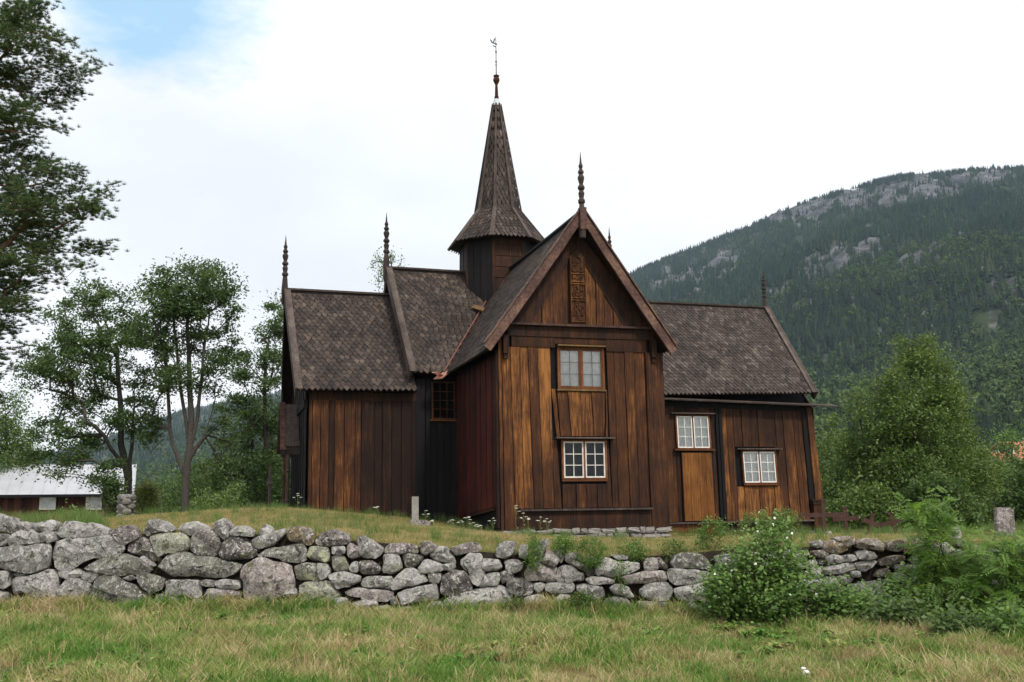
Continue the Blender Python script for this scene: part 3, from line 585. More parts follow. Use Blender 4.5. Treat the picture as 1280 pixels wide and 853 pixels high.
# --- windows ------------------------------------------------------------
def window(parent_wall, A, d, n, s0, s1, z0, z1, hood=(0.12, 0.16), sill=(0.10, 0.1), style="white", shear=0.0, label=None, hz=0.0):
    mb = CB()
    def bx(mb_, a, b2, za, zb2, o0, o1, **k):
        f = lambda z: -shear * (z - z0)
        c_ = [plane_pt(A, d, n, a + f(za), o0, za), plane_pt(A, d, n, b2 + f(za), o0, za), plane_pt(A, d, n, b2 + f(za), o1, za), plane_pt(A, d, n, a + f(za), o1, za),
              plane_pt(A, d, n, a + f(zb2), o0, zb2), plane_pt(A, d, n, b2 + f(zb2), o0, zb2), plane_pt(A, d, n, b2 + f(zb2), o1, zb2), plane_pt(A, d, n, a + f(zb2), o1, zb2)]
        mb_.hexa(c_, **k)
    fw_ = 0.055; sw = 0.045; mid = (s0 + s1) / 2
    bx(mb, s0 - fw_, s0, z0 - 0.03, z1 + 0.04, 0.0, 0.085, worn=0.55); bx(mb, s1, s1 + fw_, z0 - 0.03, z1 + 0.04, 0.0, 0.085, worn=0.55, tint=0.8)
    bx(mb, s0 - fw_, s1 + fw_, z1, z1 + 0.055, 0.0, 0.083, worn=0.3); bx(mb, s0, s1, z0 - 0.04, z0, 0.0, 0.083, worn=0.4)
    bx(mb, mid - 0.022, mid + 0.022, z0, z1, 0.0, 0.083, worn=0.5)
    win = mb.build("window", M_WFRAME, church, label=label)
    h_ = CB(); bx(h_, s0 - hood[0], s1 + hood[0] + 0.02, z1 + 0.075 + hz, z1 + 0.115 + hz, 0.0, hood[1] + 0.06, worn=0.6); h_.build("hood_board", M_GREYW if style != "lead" else M_YOKE, win)
    s_ = CB(); bx(s_, s0 - sill[0], s1 + sill[0], z0 - 0.10, z0 - 0.045, 0.0, sill[1] + 0.05, worn=0.45); s_.build("sill_board", M_WFRAME if style != "lead" else M_YOKE, win)
    wp = M_WHITEP if style == "white" else M_WHITEP2
    for a, b2 in ((s0, mid - 0.022), (mid + 0.022, s1)):
        sa = CB(); so = 0.066
        bx(sa, a + .002, a + sw, z0, z1, 0.02, so); bx(sa, b2 - sw, b2 - .002, z0, z1, 0.02, so); bx(sa, a + sw, b2 - sw, z0, z0 + sw, 0.02, so - .002); bx(sa, a + sw, b2 - sw, z1 - sw, z1, 0.02, so - .002)
        if style == "lead": sash = sa.build("sash", M_WFRAME, win)
        else: sash = sa.build("sash", wp, win)
        bm_ = CB(); cw = (b2 - a - 2 * sw); chh = (z1 - z0 - 2 * sw); bw = 0.011 if style != "lead" else 0.006
        cxm = a + sw + cw / 2; bx(bm_, cxm - bw, cxm + bw, z0 + sw, z1 - sw, 0.045, 0.062)
        for k in (1, 2): zz = z0 + sw + chh * k / 3; bx(bm_, a + sw, b2 - sw, zz - bw, zz + bw, 0.044, 0.060)
        bm_.build("glazing_bar", M_LEAD if style == "lead" else wp, win)
        for k in range(3):
            for j in range(2):
                pm = CB(); x0_ = a + sw + cw * j / 2; z_ = z0 + sw + chh * k / 3; bx(pm, x0_, x0_ + cw / 2, z_, z_ + chh / 3, 0.046, 0.050); pm.build("pane", M_GLASSD if style == "white" else M_GLASS, win)
    back = CB(); bx(back, s0, s1, z0, z1, -0.045, -0.035); back.build("interior", M_DARK, win)
    if style in ("lead", "curtain"):
        cu = CB(); nf = 16
        for (a, b2) in ((s0 + 0.02, mid - 0.03), (mid + 0.03, s1 - 0.02)):
            vs = []; fs = []
            for i in range(nf + 1):
                s = a + (b2 - a) * i / nf; o_ = -0.012 + 0.010 * math.sin(i * 2.1 + a) + 0.006 * math.sin(i * 5.0)
                vs += [plane_pt(A, d, n, s + shear * 0, o_, z0 + 0.01), plane_pt(A, d, n, s - shear * (z1 - z0), o_, z1 - 0.02)]
            for i in range(nf): fs.append((2 * i, 2 * i + 2, 2 * i + 3, 2 * i + 1))
            cu.add(vs, fs)
        cu.build("curtain", M_CURT, win)
    return win
A0w = (0.0, 0.0)
window(tran_w, A0w, DU, NS, 1.86, 3.22, 5.25, 6.40, hood=(0.06, 0.12), sill=(0.08, 0.05), style="lead", label="upper window with leaded panes and pale curtain")
window(tran_w, A0w, DU, NS, 1.93, 3.22, 2.60, 3.66, hood=(0.26, 0.20), sill=(0.06, 0.03), style="white", label="lower transept window with white sashes and dark panes")

# --- transept west side wall (dark red boards), nave boards, west wing boards
Aw = (0.0, VS); Dw = (0, -1); Nw = (-1, 0)
sb = spread(0.0, 5.1, 15, 0.15); plank_run(tran_w, Aw, Dw, Nw, sb, sb, lambda s: 1.50 + 0.06 * s, 6.2, lambda s, i: (0.42 + 0.05 * (s > 3), 0.30), mat=M_RED)
plank(tran_w, Aw, Dw, Nw, 5.1, 5.32, 1.2, 5.1, 5.30, 6.3, th=0.07, worn=(0.1, 0.1), name="corner_post")
mb = CB(); mb.hexa([plane_pt(Aw, Dw, Nw, s, o_, z) for s, o_, z in ((0.1, 0, 1.40), (5.1, 0, 1.70), (5.1, .12, 1.70), (0.1, .12, 1.40), (0.1, 0, 1.47), (5.1, 0, 1.77), (5.1, .12, 1.77), (0.1, .12, 1.47))], worn=0.15); mb.build("sill_board", M_TAR, tran_w)
Ae = (TU, 0.0); De = (0, 1); Ne = (1, 0)
sb = spread(0.0, 5.2, 12, 0.15); plank_run(tran_w, Ae, De, Ne, sb, sb, 1.2, 6.2, lambda s, i: (0.3, 0.2))
An = (0.0, VS)
sb = [UN - 0.02, -1.12]; plank_run(nave_w, An, DU, NS, sb, sb, 1.1, 6.1, lambda s, i: (0.05, 0.05), mat=M_BLACKEND, o=0.03)  # nave boards near-black: shade of the recessed corner put into their colour
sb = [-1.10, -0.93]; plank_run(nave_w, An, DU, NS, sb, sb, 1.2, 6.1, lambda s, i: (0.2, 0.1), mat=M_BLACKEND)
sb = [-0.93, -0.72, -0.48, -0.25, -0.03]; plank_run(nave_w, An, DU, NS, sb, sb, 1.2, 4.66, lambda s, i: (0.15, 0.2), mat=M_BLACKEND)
window(nave_w, An, DU, NS, -0.85, -0.13, 4.82, 5.95, hood=(0.05, 0.03), sill=(0.05, 0.02), style="dark", label="small dark nave window with fine glazing bars") if False else None
def dark_window():
    mb = CB(); s0, s1, z0, z1 = -0.84, -0.14, 4.80, 5.98
    for a, b2, za, zb2 in ((s0 - .06, s0, z0 - .06, z1 + .05), (s1, s1 + .05, z0 - .06, z1 + .05), (s0, s1, z1, z1 + .05), (s0, s1, z0 - .06, z0)): mb.box(a, b2, VS - 0.07, VS, za, zb2, worn=0.35)
    w_ = mb.build("window", M_TAR, church, label="small dark nave window tucked beside the transept")
    g = CB()
    for i in range(1, 3): x = s0 + (s1 - s0) * i / 3; g.box(x - .008, x + .008, VS - .062, VS - .045, z0, z1)
    for i in range(1, 4): z = z0 + (z1 - z0) * i / 4; g.box(s0, s1, VS - .061, VS - .044, z - .008, z + .008)
    g.build("glazing_bar", M_TAR, w_)
    for i in range(3):
        for k in range(4):
            p_ = CB(); p_.box(s0 + (s1 - s0) * i / 3, s0 + (s1 - s0) * (i + 1) / 3, VS - .050, VS - .047, z0 + (z1 - z0) * k / 4, z0 + (z1 - z0) * (k + 1) / 4); p_.build("pane", M_GLASSD, w_)
    s_ = CB(); s_.box(s0 - .12, s1 + .08, VS - .13, VS - .02, z0 - .11, z0 - .065, worn=0.5); s_.build("sill_board", M_WFRAME, w_)
dark_window()
sb = [-4.95, -4.83, -4.57, -4.30, -4.12, -3.80, -3.45, -3.25, -2.81, -2.55, -2.24, -1.92, -1.57, -1.42]
def ww(s, i): k = (0.56, 0.62, 0.50, 0.26, 0.55, 0.48, 0.60, 0.26, 0.24, 0.40, 0.20, 0.16, 0.1)[min(i, 12)]; k -= .15; return (k, k + 0.02 if i < 7 else k - .05)
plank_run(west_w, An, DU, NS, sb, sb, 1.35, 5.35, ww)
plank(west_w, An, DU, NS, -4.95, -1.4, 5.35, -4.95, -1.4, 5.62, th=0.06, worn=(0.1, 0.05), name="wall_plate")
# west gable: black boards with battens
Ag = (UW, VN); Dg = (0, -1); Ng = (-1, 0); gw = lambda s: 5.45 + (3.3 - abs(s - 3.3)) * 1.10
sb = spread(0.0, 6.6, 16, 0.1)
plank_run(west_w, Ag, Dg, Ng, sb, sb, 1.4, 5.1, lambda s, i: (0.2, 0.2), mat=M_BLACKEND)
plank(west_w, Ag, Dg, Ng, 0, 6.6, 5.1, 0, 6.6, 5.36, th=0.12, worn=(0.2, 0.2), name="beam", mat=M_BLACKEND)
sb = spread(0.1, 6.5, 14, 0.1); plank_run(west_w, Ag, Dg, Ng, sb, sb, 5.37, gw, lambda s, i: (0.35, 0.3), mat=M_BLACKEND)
# nave west gable triangle above the west wing, and east one
for uu, nn in ((UN, -1), (UE, 1)):
    sb = spread(0.1, 6.5, 12, 0.1); plank_run(nave_w, (uu, VN), (0, -1), (nn, 0), sb, sb, 5.6, lambda s: 6.1 + (3.3 - abs(s - 3.3)) * 1.22, lambda s, i: (0.1, 0.1), mat=M_BLACKEND)
# chancel south wall
Ac = (0.0, 5.1)
def lean(s): return 0.03 * max(0, s - 8.0) / 5.6 * 4.0
def crun(sb, z0, z1, wf_, mat=None, o=0.0):
    st = [s - 0.032 * max(0, (s - 8)) / 5.6 * ((z1 if not callable(z1) else 5.3) - 1.2) for s in sb]
    s0 = [s - 0.032 * max(0, (s - 8)) / 5.6 * ((z0 if not callable(z0) else 1.2) - 1.2) for s in sb]
    plank_run(chan_w, Ac, DU, NS, s0, st, z0, z1, wf_, mat, o=o)
zc = 5.27
core_c = CB(); core_c.box(5.2, 13.42, 5.12, 5.45, 1.2, 5.3, worn=.05); core_c.build("wall_core", M_BLACKEND, chan_w)
crun([5.25, 5.6, 6.0, 6.4, 6.9, 7.3, 7.50, 7.88], 1.22, zc, lambda s, i: (0.36, 0.15))
crun([7.88, 8.05], 1.22, 3.65, lambda s, i: (0.12, 0.1)); crun([9.28, 9.46], 1.22, 3.65, lambda s, i: (0.35, 0.1))
crun([7.88, 8.3, 8.8, 9.3], 5.03, zc, lambda s, i: (0.25, 0.1)); crun([9.3, 9.46], 3.65, zc, lambda s, i: (0.3, 0.15)); crun([7.80, 7.88], 3.65, 5.03, lambda s, i: (0.3, 0.2))
crun([9.48, 9.60, 9.74], 1.22, zc, lambda s, i: (0.12, 0.1), M_BLACKEND, 0.05); crun([9.76, 9.95], 1.22, zc, lambda s, i: (0.62, 0.38))
crun([9.95, 10.22], 1.22, zc, lambda s, i: (0.45, 0.2))
crun([10.22, 10.55, 10.9, 11.22, 11.5, 11.95], 3.85, zc, lambda s, i: (0.32, 0.15)); crun([10.22, 10.5, 10.78, 11.1, 11.45, 11.72, 11.95], 1.22, 2.42, lambda s, i: (0.66, 0.66))
crun([11.86, 12.02], 2.42, 3.85, lambda s, i: (0.3, 0.3)); crun([11.95, 12.28, 12.42, 12.72, 12.92, 13.10], 1.22, zc, lambda s, i: (0.56, 0.28))
plank(chan_w, Ac, DU, NS, 13.10, 13.30, 1.75, 12.97, 13.15, 5.3, th=0.10, worn=(0.2, 0.15), name="corner_post", mat=M_BLACKEND)
plank(chan_w, Ac, DU, NS, 13.30, 13.62, 1.85, 13.15, 13.35, 5.3, th=0.16, worn=(0.55, 0.3), name="corner_post")
mb = CB()
for z, r_ in ((1.86, .27), (1.76, .25)): mb.box(13.38 - r_, 13.38 + r_, 4.86, 5.25, z, z + 0.07, worn=0.2)
mb.box(13.17, 13.62, 4.90, 5.25, 0.9, 1.755, worn=0.3); mb.build("post_base", M_TAR, chan_w)
# east end of the chancel
sb = spread(0, 7.0, 14); plank_run(chan_w, (13.5, 5.1), (0, 1), (1, 0), sb, sb, 1.2, lambda s: 5.3 + max(0, 3.4 - abs(s - 3.5)) * 1.15, lambda s, i: (0.4, 0.3))
# door boards, amber
dr = CB(); dr.box(8.04, 9.28, 5.0, 5.12, 1.20, 3.66, worn=0.05); door = dr.build("door", M_BLACKEND, church, label="amber plank door under the chancel window")
sb = [8.08, 8.37, 8.72, 8.98, 9.24]
for a, b2 in zip(sb, sb[1:]): plank(door, (0, 5.0), DU, NS, a + .006, b2 - .006, 1.24, a - .03, b2 - .036, 3.63, worn=(0.45, 0.55), mat=M_DOOR)
boxpart("sill_board", M_GREYW, chan_w, 7.30, 9.5, 4.92, 5.1, 1.14, 1.20, 0.4); boxpart("sill_board", M_GREYW, chan_w, 9.5, 13.2, 4.90, 5.1, 1.155, 1.215, 0.5)
boxpart("skirt_board", M_RED, chan_w, 5.3, 9.45, 5.03, 5.4, 0.82, 1.14, 0.95); boxpart("skirt_board", M_TAR, chan_w, 9.45, 13.2, 5.04, 5.4, 0.76, 1.15, 0.12)
window(chan_w, (0, 5.07), DU, NS, 7.94, 9.18, 3.80, 4.93, hood=(0.22, 0.12), sill=(0.16, 0.12), style="curtain", shear=0.02, label="curtained window above the amber door")
window(chan_w, (0, 5.07), DU, NS, 10.50, 11.78, 2.56, 3.67, hood=(0.25, 0.14), sill=(0.06, 0.06), style="curtain", shear=0.03, label="curtained window at the chancel corner")
boxpart("window_backing", M_BLACKEND, chan_w, 10.3, 11.9, 5.105, 5.16, 2.4, 3.9, 0.05)
# gutter board of the chancel
mb = CB(); mb.beam((5.4, 4.82, 5.58), (14.35, 4.82, 5.36), 0.34, 0.045, (0, -0.25, 1), worn=0.4); gut = mb.build("gutter_board", M_GREYW, church, label="long projecting drip board under the chancel eave")
mb = CB(); mb.beam((5.4, 5.06, 5.42), (13.3, 5.06, 5.26), 0.12, 0.2, (0, 0, 1), worn=0.05); mb.build("wall_plate", M_BLACKEND, chan_w)
mb = CB()
for i in range(9): u = 5.8 + i * 0.95; mb.beam((u, 5.2, 5.50 - i * .01), (u, 4.72, 5.50 - i * .02), 0.06, 0.06, worn=0.1)
mb.build("gutter_hook", M_BLACKEND, gut)

# --- roofs
def ridge_beam(name, p0, p1, label=None, parent=None, mat=M_GREYW, w_=0.24, h_=0.07):
    mb = CB(); mb.beam(p0, p1, w_, h_, worn=0.35); mb.beam(V3(p0) - V3((0, 0, .09)), V3(p1) - V3((0, 0, .09)), .09, .14, worn=.1); return mb.build(name, mat, parent or church, label=label)
def add_shingles(parent, quads, mat=M_SHIN, **k):
    mb = CB()
    for q, out in quads: shingle_slope(mb, *q, out=out, **k)
    return mb.build("shingles", mat, parent, kind="stuff")
# west wing
q = [(UW - .36, VE, 5.66), (UN - .05, VE, 5.70), (UN - .05, VC, 9.60), (UW - .56, VC, 9.60)]
rw = roof_slab(*q, out=(0, -1, 1), label="steep shingled roof of the west wing"); add_shingles(rw, [(q, (0, -1, 1))], row=0.20, wid=0.185)
qn = [(UW - .36, VEN, 5.5), (UN, VEN, 5.5), (UN, VC, 9.6), (UW - .56, VC, 9.6)]; rwn = roof_slab(*qn, out=(0, 1, 1)); add_shingles(rwn, [(qn, (0, 1, 1))])
ridge_beam("ridge_board", (UW - .52, VC, 9.70), (UN - .05, VC, 9.66), parent=rw)
def barge(parent, p0, p1, w_=0.26, th=0.07, out=(-1, 0, 0), mat=M_GREYW, worn=0.45):
    mb = CB(); mb.beam(p0, p1, th, w_, V3(p1) - V3(p0) if False else V3(out).cross(V3(p1) - V3(p0)), worn=worn); return mb.build("barge_board", mat, parent)
def barge2(parent, p0, p1, wide=0.28, th=0.07, out=(-1, 0, 0), mat=M_GREYW, worn=0.45):
    """board standing in the gable plane along the slope, with a capping strip lying on the shingles"""
    p0 = V3(p0); p1 = V3(p1); d = (p1 - p0).normalized(); o_ = V3(out); u = d.cross(o_).normalized()
    if u.z < 0: u = -u
    mb = CB(); q0 = [p0, p1]
    c_ = []
    for p in (p0, p1):
        for a, b2 in ((0, -wide), (th, -wide), (th, 0.10), (0, 0.10)): c_.append(p + o_ * a + u * b2)
    mb.hexa(c_, worn=worn); c_ = []
    for p in (p0, p1):
        for a, b2 in ((-0.16, 0.055), (th - .001, 0.055), (th - .001, 0.085), (-0.16, 0.085)): c_.append(p + o_ * a + u * b2)
    mb.hexa(c_, worn=worn + .1); return mb.build("barge_board", mat, parent)
barge2(rw, (UW - .36, VE - .03, 5.60), (UW - .56, VC, 9.68)); barge2(rwn, (UW - .36, VEN, 5.5), (UW - .56, VC, 9.68), mat=M_TAR, worn=0.1)
# nave
q = [(UN - .22, VE, 6.30), (-0.40, VE, 6.30), (TC, VC, 10.55), (UN - .46, VC, 10.62)]
rn = roof_slab(*q, out=(0, -1, 1), label="shingled roof of the nave"); add_shingles(rn, [(q, (0, -1, 1))], row=0.20, wid=0.185)
q2 = [(TU + .3, VE, 6.30), (UE + .2, VE, 6.30), (UE + .3, VC, 10.6), (TC, VC, 10.55)]; rn2 = roof_slab(*q2, out=(0, -1, 1)); add_shingles(rn2, [(q2, (0, -1, 1))], row=0.20, wid=0.185)
qn = [(UN - .22, VEN, 6.2), (UE + .2, VEN, 6.2), (UE + .3, VC, 10.6), (UN - .4, VC, 10.6)]; rnn = roof_slab(*qn, out=(0, 1, 1)); add_shingles(rnn, [(qn, (0, 1, 1))], row=0.2, wid=0.2)
ridge_beam("ridge_board", (UN - .45, VC, 10.69), (1.1, VC, 10.66), parent=rn); ridge_beam("ridge_board", (3.9, VC, 10.66), (UE + .3, VC, 10.68), parent=rn2)
barge2(rn, (UN - .22, VE - .03, 6.25), (UN - .46, VC, 10.68)); barge2(rnn, (UN - .22, VEN, 6.2), (UN - .46, VC, 10.68), mat=M_TAR, worn=0.1)
barge2(rn2, (UE + .2, VE - .03, 6.25), (UE + .3, VC, 10.68), out=(1, 0, 0)); barge2(rnn, (UE + .2, VEN, 6.2), (UE + .3, VC, 10.68), out=(1, 0, 0), mat=M_TAR)
boxpart("eave_board", M_TAR, rn2, TU + .2, 6.3, VE - .12, VE + .3, 6.12, 6.24, 0.1)
# transept
q = [(-.45, VE - .02, 6.28), (-.45, -.45, 6.28), (TC, -.45, 10.42), (TC, VC - .1, 10.50)]
rt_ = roof_slab(*q, out=(-1, 0, 1), label="shingled transept roof with brown barge boards"); add_shingles(rt_, [(q, (-1, 0, 1))], row=0.20, wid=0.185)
q = [(TU + .20, -.45, 6.44), (TU + .20, VE - .02, 6.44), (TC, VC - .1, 10.50), (TC, -.45, 10.42)]
rt2 = roof_slab(*q, out=(1, 0, 1)); add_shingles(rt2, [(q, (1, 0, 1))], row=0.20, wid=0.185)
ridge_beam("ridge_board", (TC, -.5, 10.50), (TC, 7.2, 10.56), parent=rt_, w_=0.2, mat=M_BLACKEND)
def bent_barge(parent, foot, top, sgn):
    mb = CB(); n_ = 8; rows = []
    f0 = V3(foot); f1 = V3(top)
    for i in range(n_ + 1):
        f = i / n_; p = f0.lerp(f1, f); wob = -0.05 * math.sin(math.pi * f) + 0.012 * math.sin(f * 23)
        p.z += wob * 1.0; wd = 0.25 - 0.02 * f
        nn = V3((sgn * 0.81, 0, 0.59)); rows.append([p + nn * 0.12 + V3((0, -.08, 0)), p - nn * (wd - .12) + V3((0, -.08, 0)), p - nn * (wd - .12), p + nn * 0.12])
    vs = [x for r_ in rows for x in r_]; fs = []
    for i in range(n_):
        for k in range(4): fs.append((4 * i + k, 4 * i + (k + 1) % 4, 4 * i + 4 + (k + 1) % 4, 4 * i + 4 + k))
    fs.append((3, 2, 1, 0)); b2 = 4 * n_; fs.append((b2, b2 + 1, b2 + 2, b2 + 3)); mb.add(vs, fs, worn=[0.55 + 0.15 * math.sin(i) for i in range(len(vs))], tint=0.6)
    mb.build("barge_board", M_BARGE, parent)
    mb = CB(); e0 = V3(foot) + V3((sgn * .07, 0.08, 0.16)); e1 = V3(top) + V3((sgn * .07, 0.08, 0.16)); mb.beam(e0 + V3((0, -.1, 0)), e1 + V3((0, -.1, 0)), 0.22, 0.035, (sgn * 0.8, 0, .6), worn=0.6); mb.build("barge_cap", M_BARGE, parent)
bent_barge(rt_, (-.46, -.47, 6.28), (TC, -.47, 10.42), -1); bent_barge(rt2, (TU + .22, -.47, 6.34), (TC, -.47, 10.42), 1)
# valley copper
mb = CB(); mb.beam((-.55, VE - .10, 6.34), (TC - .1, VC - .15, 10.50), 0.045, 0.015, (-.5, -.5, 1)); vc_ = mb.build("valley_flashing", M_OLDCOPPER, church, label="thin copper strip in the roof valley")
mb = CB(); mb.beam((-.30, VE + .1, 6.42), (-.85, VE - .42, 6.02), 0.26, 0.05, (-.5, -.5, 1), w1=0.34, h1=0.03); mb.beam((-.66, VE - .24, 6.14), (-.98, VE - .52, 6.22), 0.20, 0.02, (0, 0, 1)); mb.build("valley_spout", M_COPPER, church, label="bright copper spout at the foot of the valley")
mb = CB(); mb.beam((1.02, VC - 1.45, 9.06), (1.80, VC - 2.1, 8.66), 0.22, 0.04, (-.2, -1, 1.1), worn=0.3); mb.build("patch_board", M_YOKE, rn)
mb = CB(); mb.beam((1.95, 6.95, 9.55), (2.25, 7.35, 10.2), 0.16, 0.04, (-1, -.3, .4), worn=0.6); mb.build("patch_board", M_YOKE, rt_)
# chancel roof: slightly sagging
def sag(mb, q, n_): pass
q = [(UE - .1, VE - .05, 5.68), (UC - .12, VE - .05, 5.86), (UC + .22, VC, 9.74), (UE - .1, VC, 9.74)]
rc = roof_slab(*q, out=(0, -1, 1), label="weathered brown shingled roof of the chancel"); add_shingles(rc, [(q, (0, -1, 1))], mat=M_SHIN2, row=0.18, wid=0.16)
q0 = [(TU, VE + .5, 5.9), (UE, VE + .5, 5.9), (UE, VC, 9.74), (TU, VC, 9.74)]
qn = [(UE - .1, VEN, 5.7), (UC - .12, VEN, 5.7), (UC + .22, VC, 9.74), (UE - .1, VC, 9.74)]; rcn = roof_slab(*qn, out=(0, 1, 1)); add_shingles(rcn, [(qn, (0, 1, 1))], row=0.2, wid=0.2)
ridge_beam("ridge_board", (UE + .2, VC, 9.83), (UC + .22, VC, 9.80), parent=rc, w_=0.2, h_=0.06)
barge2(rc, (UC - .10, VE - .07, 5.80), (UC + .24, VC, 9.80), out=(1, 0, 0)); barge2(rcn, (UC - .10, VEN, 5.7), (UC + .24, VC, 9.80), out=(1, 0, 0), mat=M_TAR)

# --- finials
def finial(parent, x, y, z0, h, r=0.10, rot=False, mat=M_GREYW, name="finial", worn=0.15):
    P_ = [(r * .9, -0.5), (r * 1.0, 0.0), (r * .75, .20), (r * .62, .25), (r * .95, .27), (r * .95, .30), (r * .6, .33), (r * .85, .40), (r * .55, .44), (r * .95, .47), (r * .95, .49), (r * .5, .53), (r * .85, .60), (r * .9, .63), (r * .5, .67), (r * .8, .695), (r * .8, .71), (r * .4, .75), (r * .62, .79), (r * .32, .83), (r * .04, 1.0)]
    mb = CB(); mb.lathe([(a, (b2 * h if b2 > 0 else b2)) for a, b2 in P_], 10, (x, y, z0), worn=worn); return mb.build(name, mat, parent, smooth=False)
finial(rt_, TC, -.52, 10.20, 2.20, 0.115, worn=0.35)
mb = CB(); mb.box(TC - .10, TC + .10, -.66, -.44, 9.95, 10.62, worn=0.55); mb.add([(TC - .10, -.66, 9.95), (TC + .10, -.66, 9.95), (TC + .10, -.44, 9.95), (TC - .10, -.44, 9.95), (TC, -.55, 9.80)], [(1, 0, 4), (2, 1, 4), (3, 2, 4), (0, 3, 4)], worn=0.5); mb.build("finial_post", M_BARGE, rt_)
finial(rw, UW - .60, VC, 9.66, 2.05, 0.12); finial(rn, UN - .50, VC, 10.70, 2.10, 0.125); finial(rn2, UE + .15, VC, 10.7, 2.12, 0.10); finial(rc, UC + .16, VC, 9.8, 1.62, 0.10)
# --- west door hood
mb = CB(); mb.hexa([(UW - .55, VC - .95, 3.95), (UW - .03, VC - .95, 3.95), (UW - .03, VC, 5.45), (UW - .55, VC, 5.45), (UW - .55, VC - 1.0, 4.0), (UW - .03, VC - 1.0, 4.0), (UW - .03, VC - .03, 5.53), (UW - .55, VC - .03, 5.53)], worn=0.6)
porch = mb.build("porch_hood", M_GREYW, church, label="small gabled hood over the west door")
mb = CB(); mb.hexa([(UW - .55, VC + .95, 3.95), (UW - .03, VC + .95, 3.95), (UW - .03, VC, 5.45), (UW - .55, VC, 5.45), (UW - .55, VC + 1.0, 4.0), (UW - .03, VC + 1.0, 4.0), (UW - .03, VC + .03, 5.53), (UW - .55, VC + .03, 5.53)], worn=0.6); mb.build("hood_slope", M_GREYW, porch)
for sg in (-1, 1):
    mb = CB(); mb.beam((UW - .60, VC + sg * 1.08, 3.85), (UW - .60, VC, 5.6), 0.05, 0.2, (-1, 0, 0), worn=0.5); mb.build("barge_board", M_BARGE, porch)
    mb = CB(); mb.lathe([(.07, 0), (.07, .5), (.10, .55), (.07, .6), (.06, 1.5), (.10, 1.55), (.06, 1.6), (.08, 2.2)], 8, (UW - .42, VC + sg * .85, 1.6), worn=0.5); mb.box(UW - .55, UW - .03, VC + sg * .85 - .1, VC + sg * .85 + .1, 3.72, 3.95, worn=0.3); mb.build("column", M_GREYW, porch)
mb = CB(); mb.beam((UW - .5, VC - .7, 1.5), (UW - .5, VC - .7, 3.0), 0.12, 0.10, (1, 0, 0), worn=0.4); mb.beam((UW - .5, VC - .7, 3.0), (UW - .5, VC - .2, 3.6), 0.12, 0.10, (1, 0, 0), worn=0.4); mb.build("arch_brace", M_TAR, porch)
finial(porch, UW - .60, VC, 5.5, 0.5, 0.03)
mb = CB(); mb.box(UW - .95, UW - .87, VC + 1.0, VC + 1.5, 1.5, 3.4, worn=0.55); mb.box(UW - 1.0, UW - .83, VC + .95, VC + 1.55, 2.75, 2.88, worn=0.8); mb.build("side_board", M_GREYW, porch)

# --- tower
TX, TY = 2.42, 8.6
def octv(r_, z, off=22.5): return [V3((TX + r_ * math.sin(math.radians(off + 45 * k)), TY - r_ * math.cos(math.radians(off + 45 * k)), z)) for k in range(8)]
lo, hi = octv(1.50, 8.9), octv(1.45, 12.3)
mb = CB(); mb.add(lo + hi, [(k, (k + 1) % 8, 8 + (k + 1) % 8, 8 + k) for k in range(8)], worn=0.05)
tower = mb.build("tower", M_BLACKEND, church, label="octagonal boarded tower carrying the spire")
for k in range(8):
    a, b2, c_, d_ = lo[k], lo[(k + 1) % 8], hi[(k + 1) % 8], hi[k]; nn = ((a + b2) / 2 - V3((TX, TY, 8.9))).normalized()
    if k in (5, 6, 7, 0, 1):
        nb = 4
        if k in (7,):       # lying boards on the face above the transept ridge
            for i in range(8):
                f0, f1 = i / 8 + .004, (i + 1) / 8 - .004
                m2 = CB(); p = [a.lerp(d_, f0), b2.lerp(c_, f0), b2.lerp(c_, f1), a.lerp(d_, f1)]; t_ = 0.03 + R(0, .02)
                m2.hexa([p[0], p[1], p[2], p[3]] + [x + nn * t_ for x in p], worn=0.22 + R(-.1, .12), tint=R(0, 1)); m2.build("board", M_TAR, tower)
        else:
            for i in range(nb):
                f0, f1 = i / nb + .006, (i + 1) / nb - .006; m2 = CB(); p = [a.lerp(b2, f0), a.lerp(b2, f1), d_.lerp(c_, f1), d_.lerp(c_, f0)]; t_ = 0.03 + R(0, .02)
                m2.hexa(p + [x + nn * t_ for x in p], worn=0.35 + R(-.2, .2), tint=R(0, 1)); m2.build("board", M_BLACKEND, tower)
    m2 = CB(); m2.beam(a + nn * .0, d_, 0.10, 0.10, (lo[k] - V3((TX, TY, 8.9))), worn=0.2); m2.build("corner_strip", M_TAR, tower)
e0, e1 = octv(1.92, 11.72), octv(0.88, 13.05)
s0_, s1_ = octv(0.88, 13.02), octv(0.14, 17.50)
mb = CB(); mb.add(e0 + e1, [(k, (k + 1) % 8, 8 + (k + 1) % 8, 8 + k) for k in range(8)] + [tuple(range(7, -1, -1))], worn=0.05)
cap = mb.build("roof", M_TAR, church, label="flared eight-sided skirt roof below the spire")
mb = CB(); mb.add(s0_ + s1_, [(k, (k + 1) % 8, 8 + (k + 1) % 8, 8 + k) for k in range(8)] + [tuple(range(8, 16))], worn=0.05)
spire = mb.build("spire", M_TAR, church, label="slender eight-sided shingled spire")
sh1, sh2 = CB(), CB()
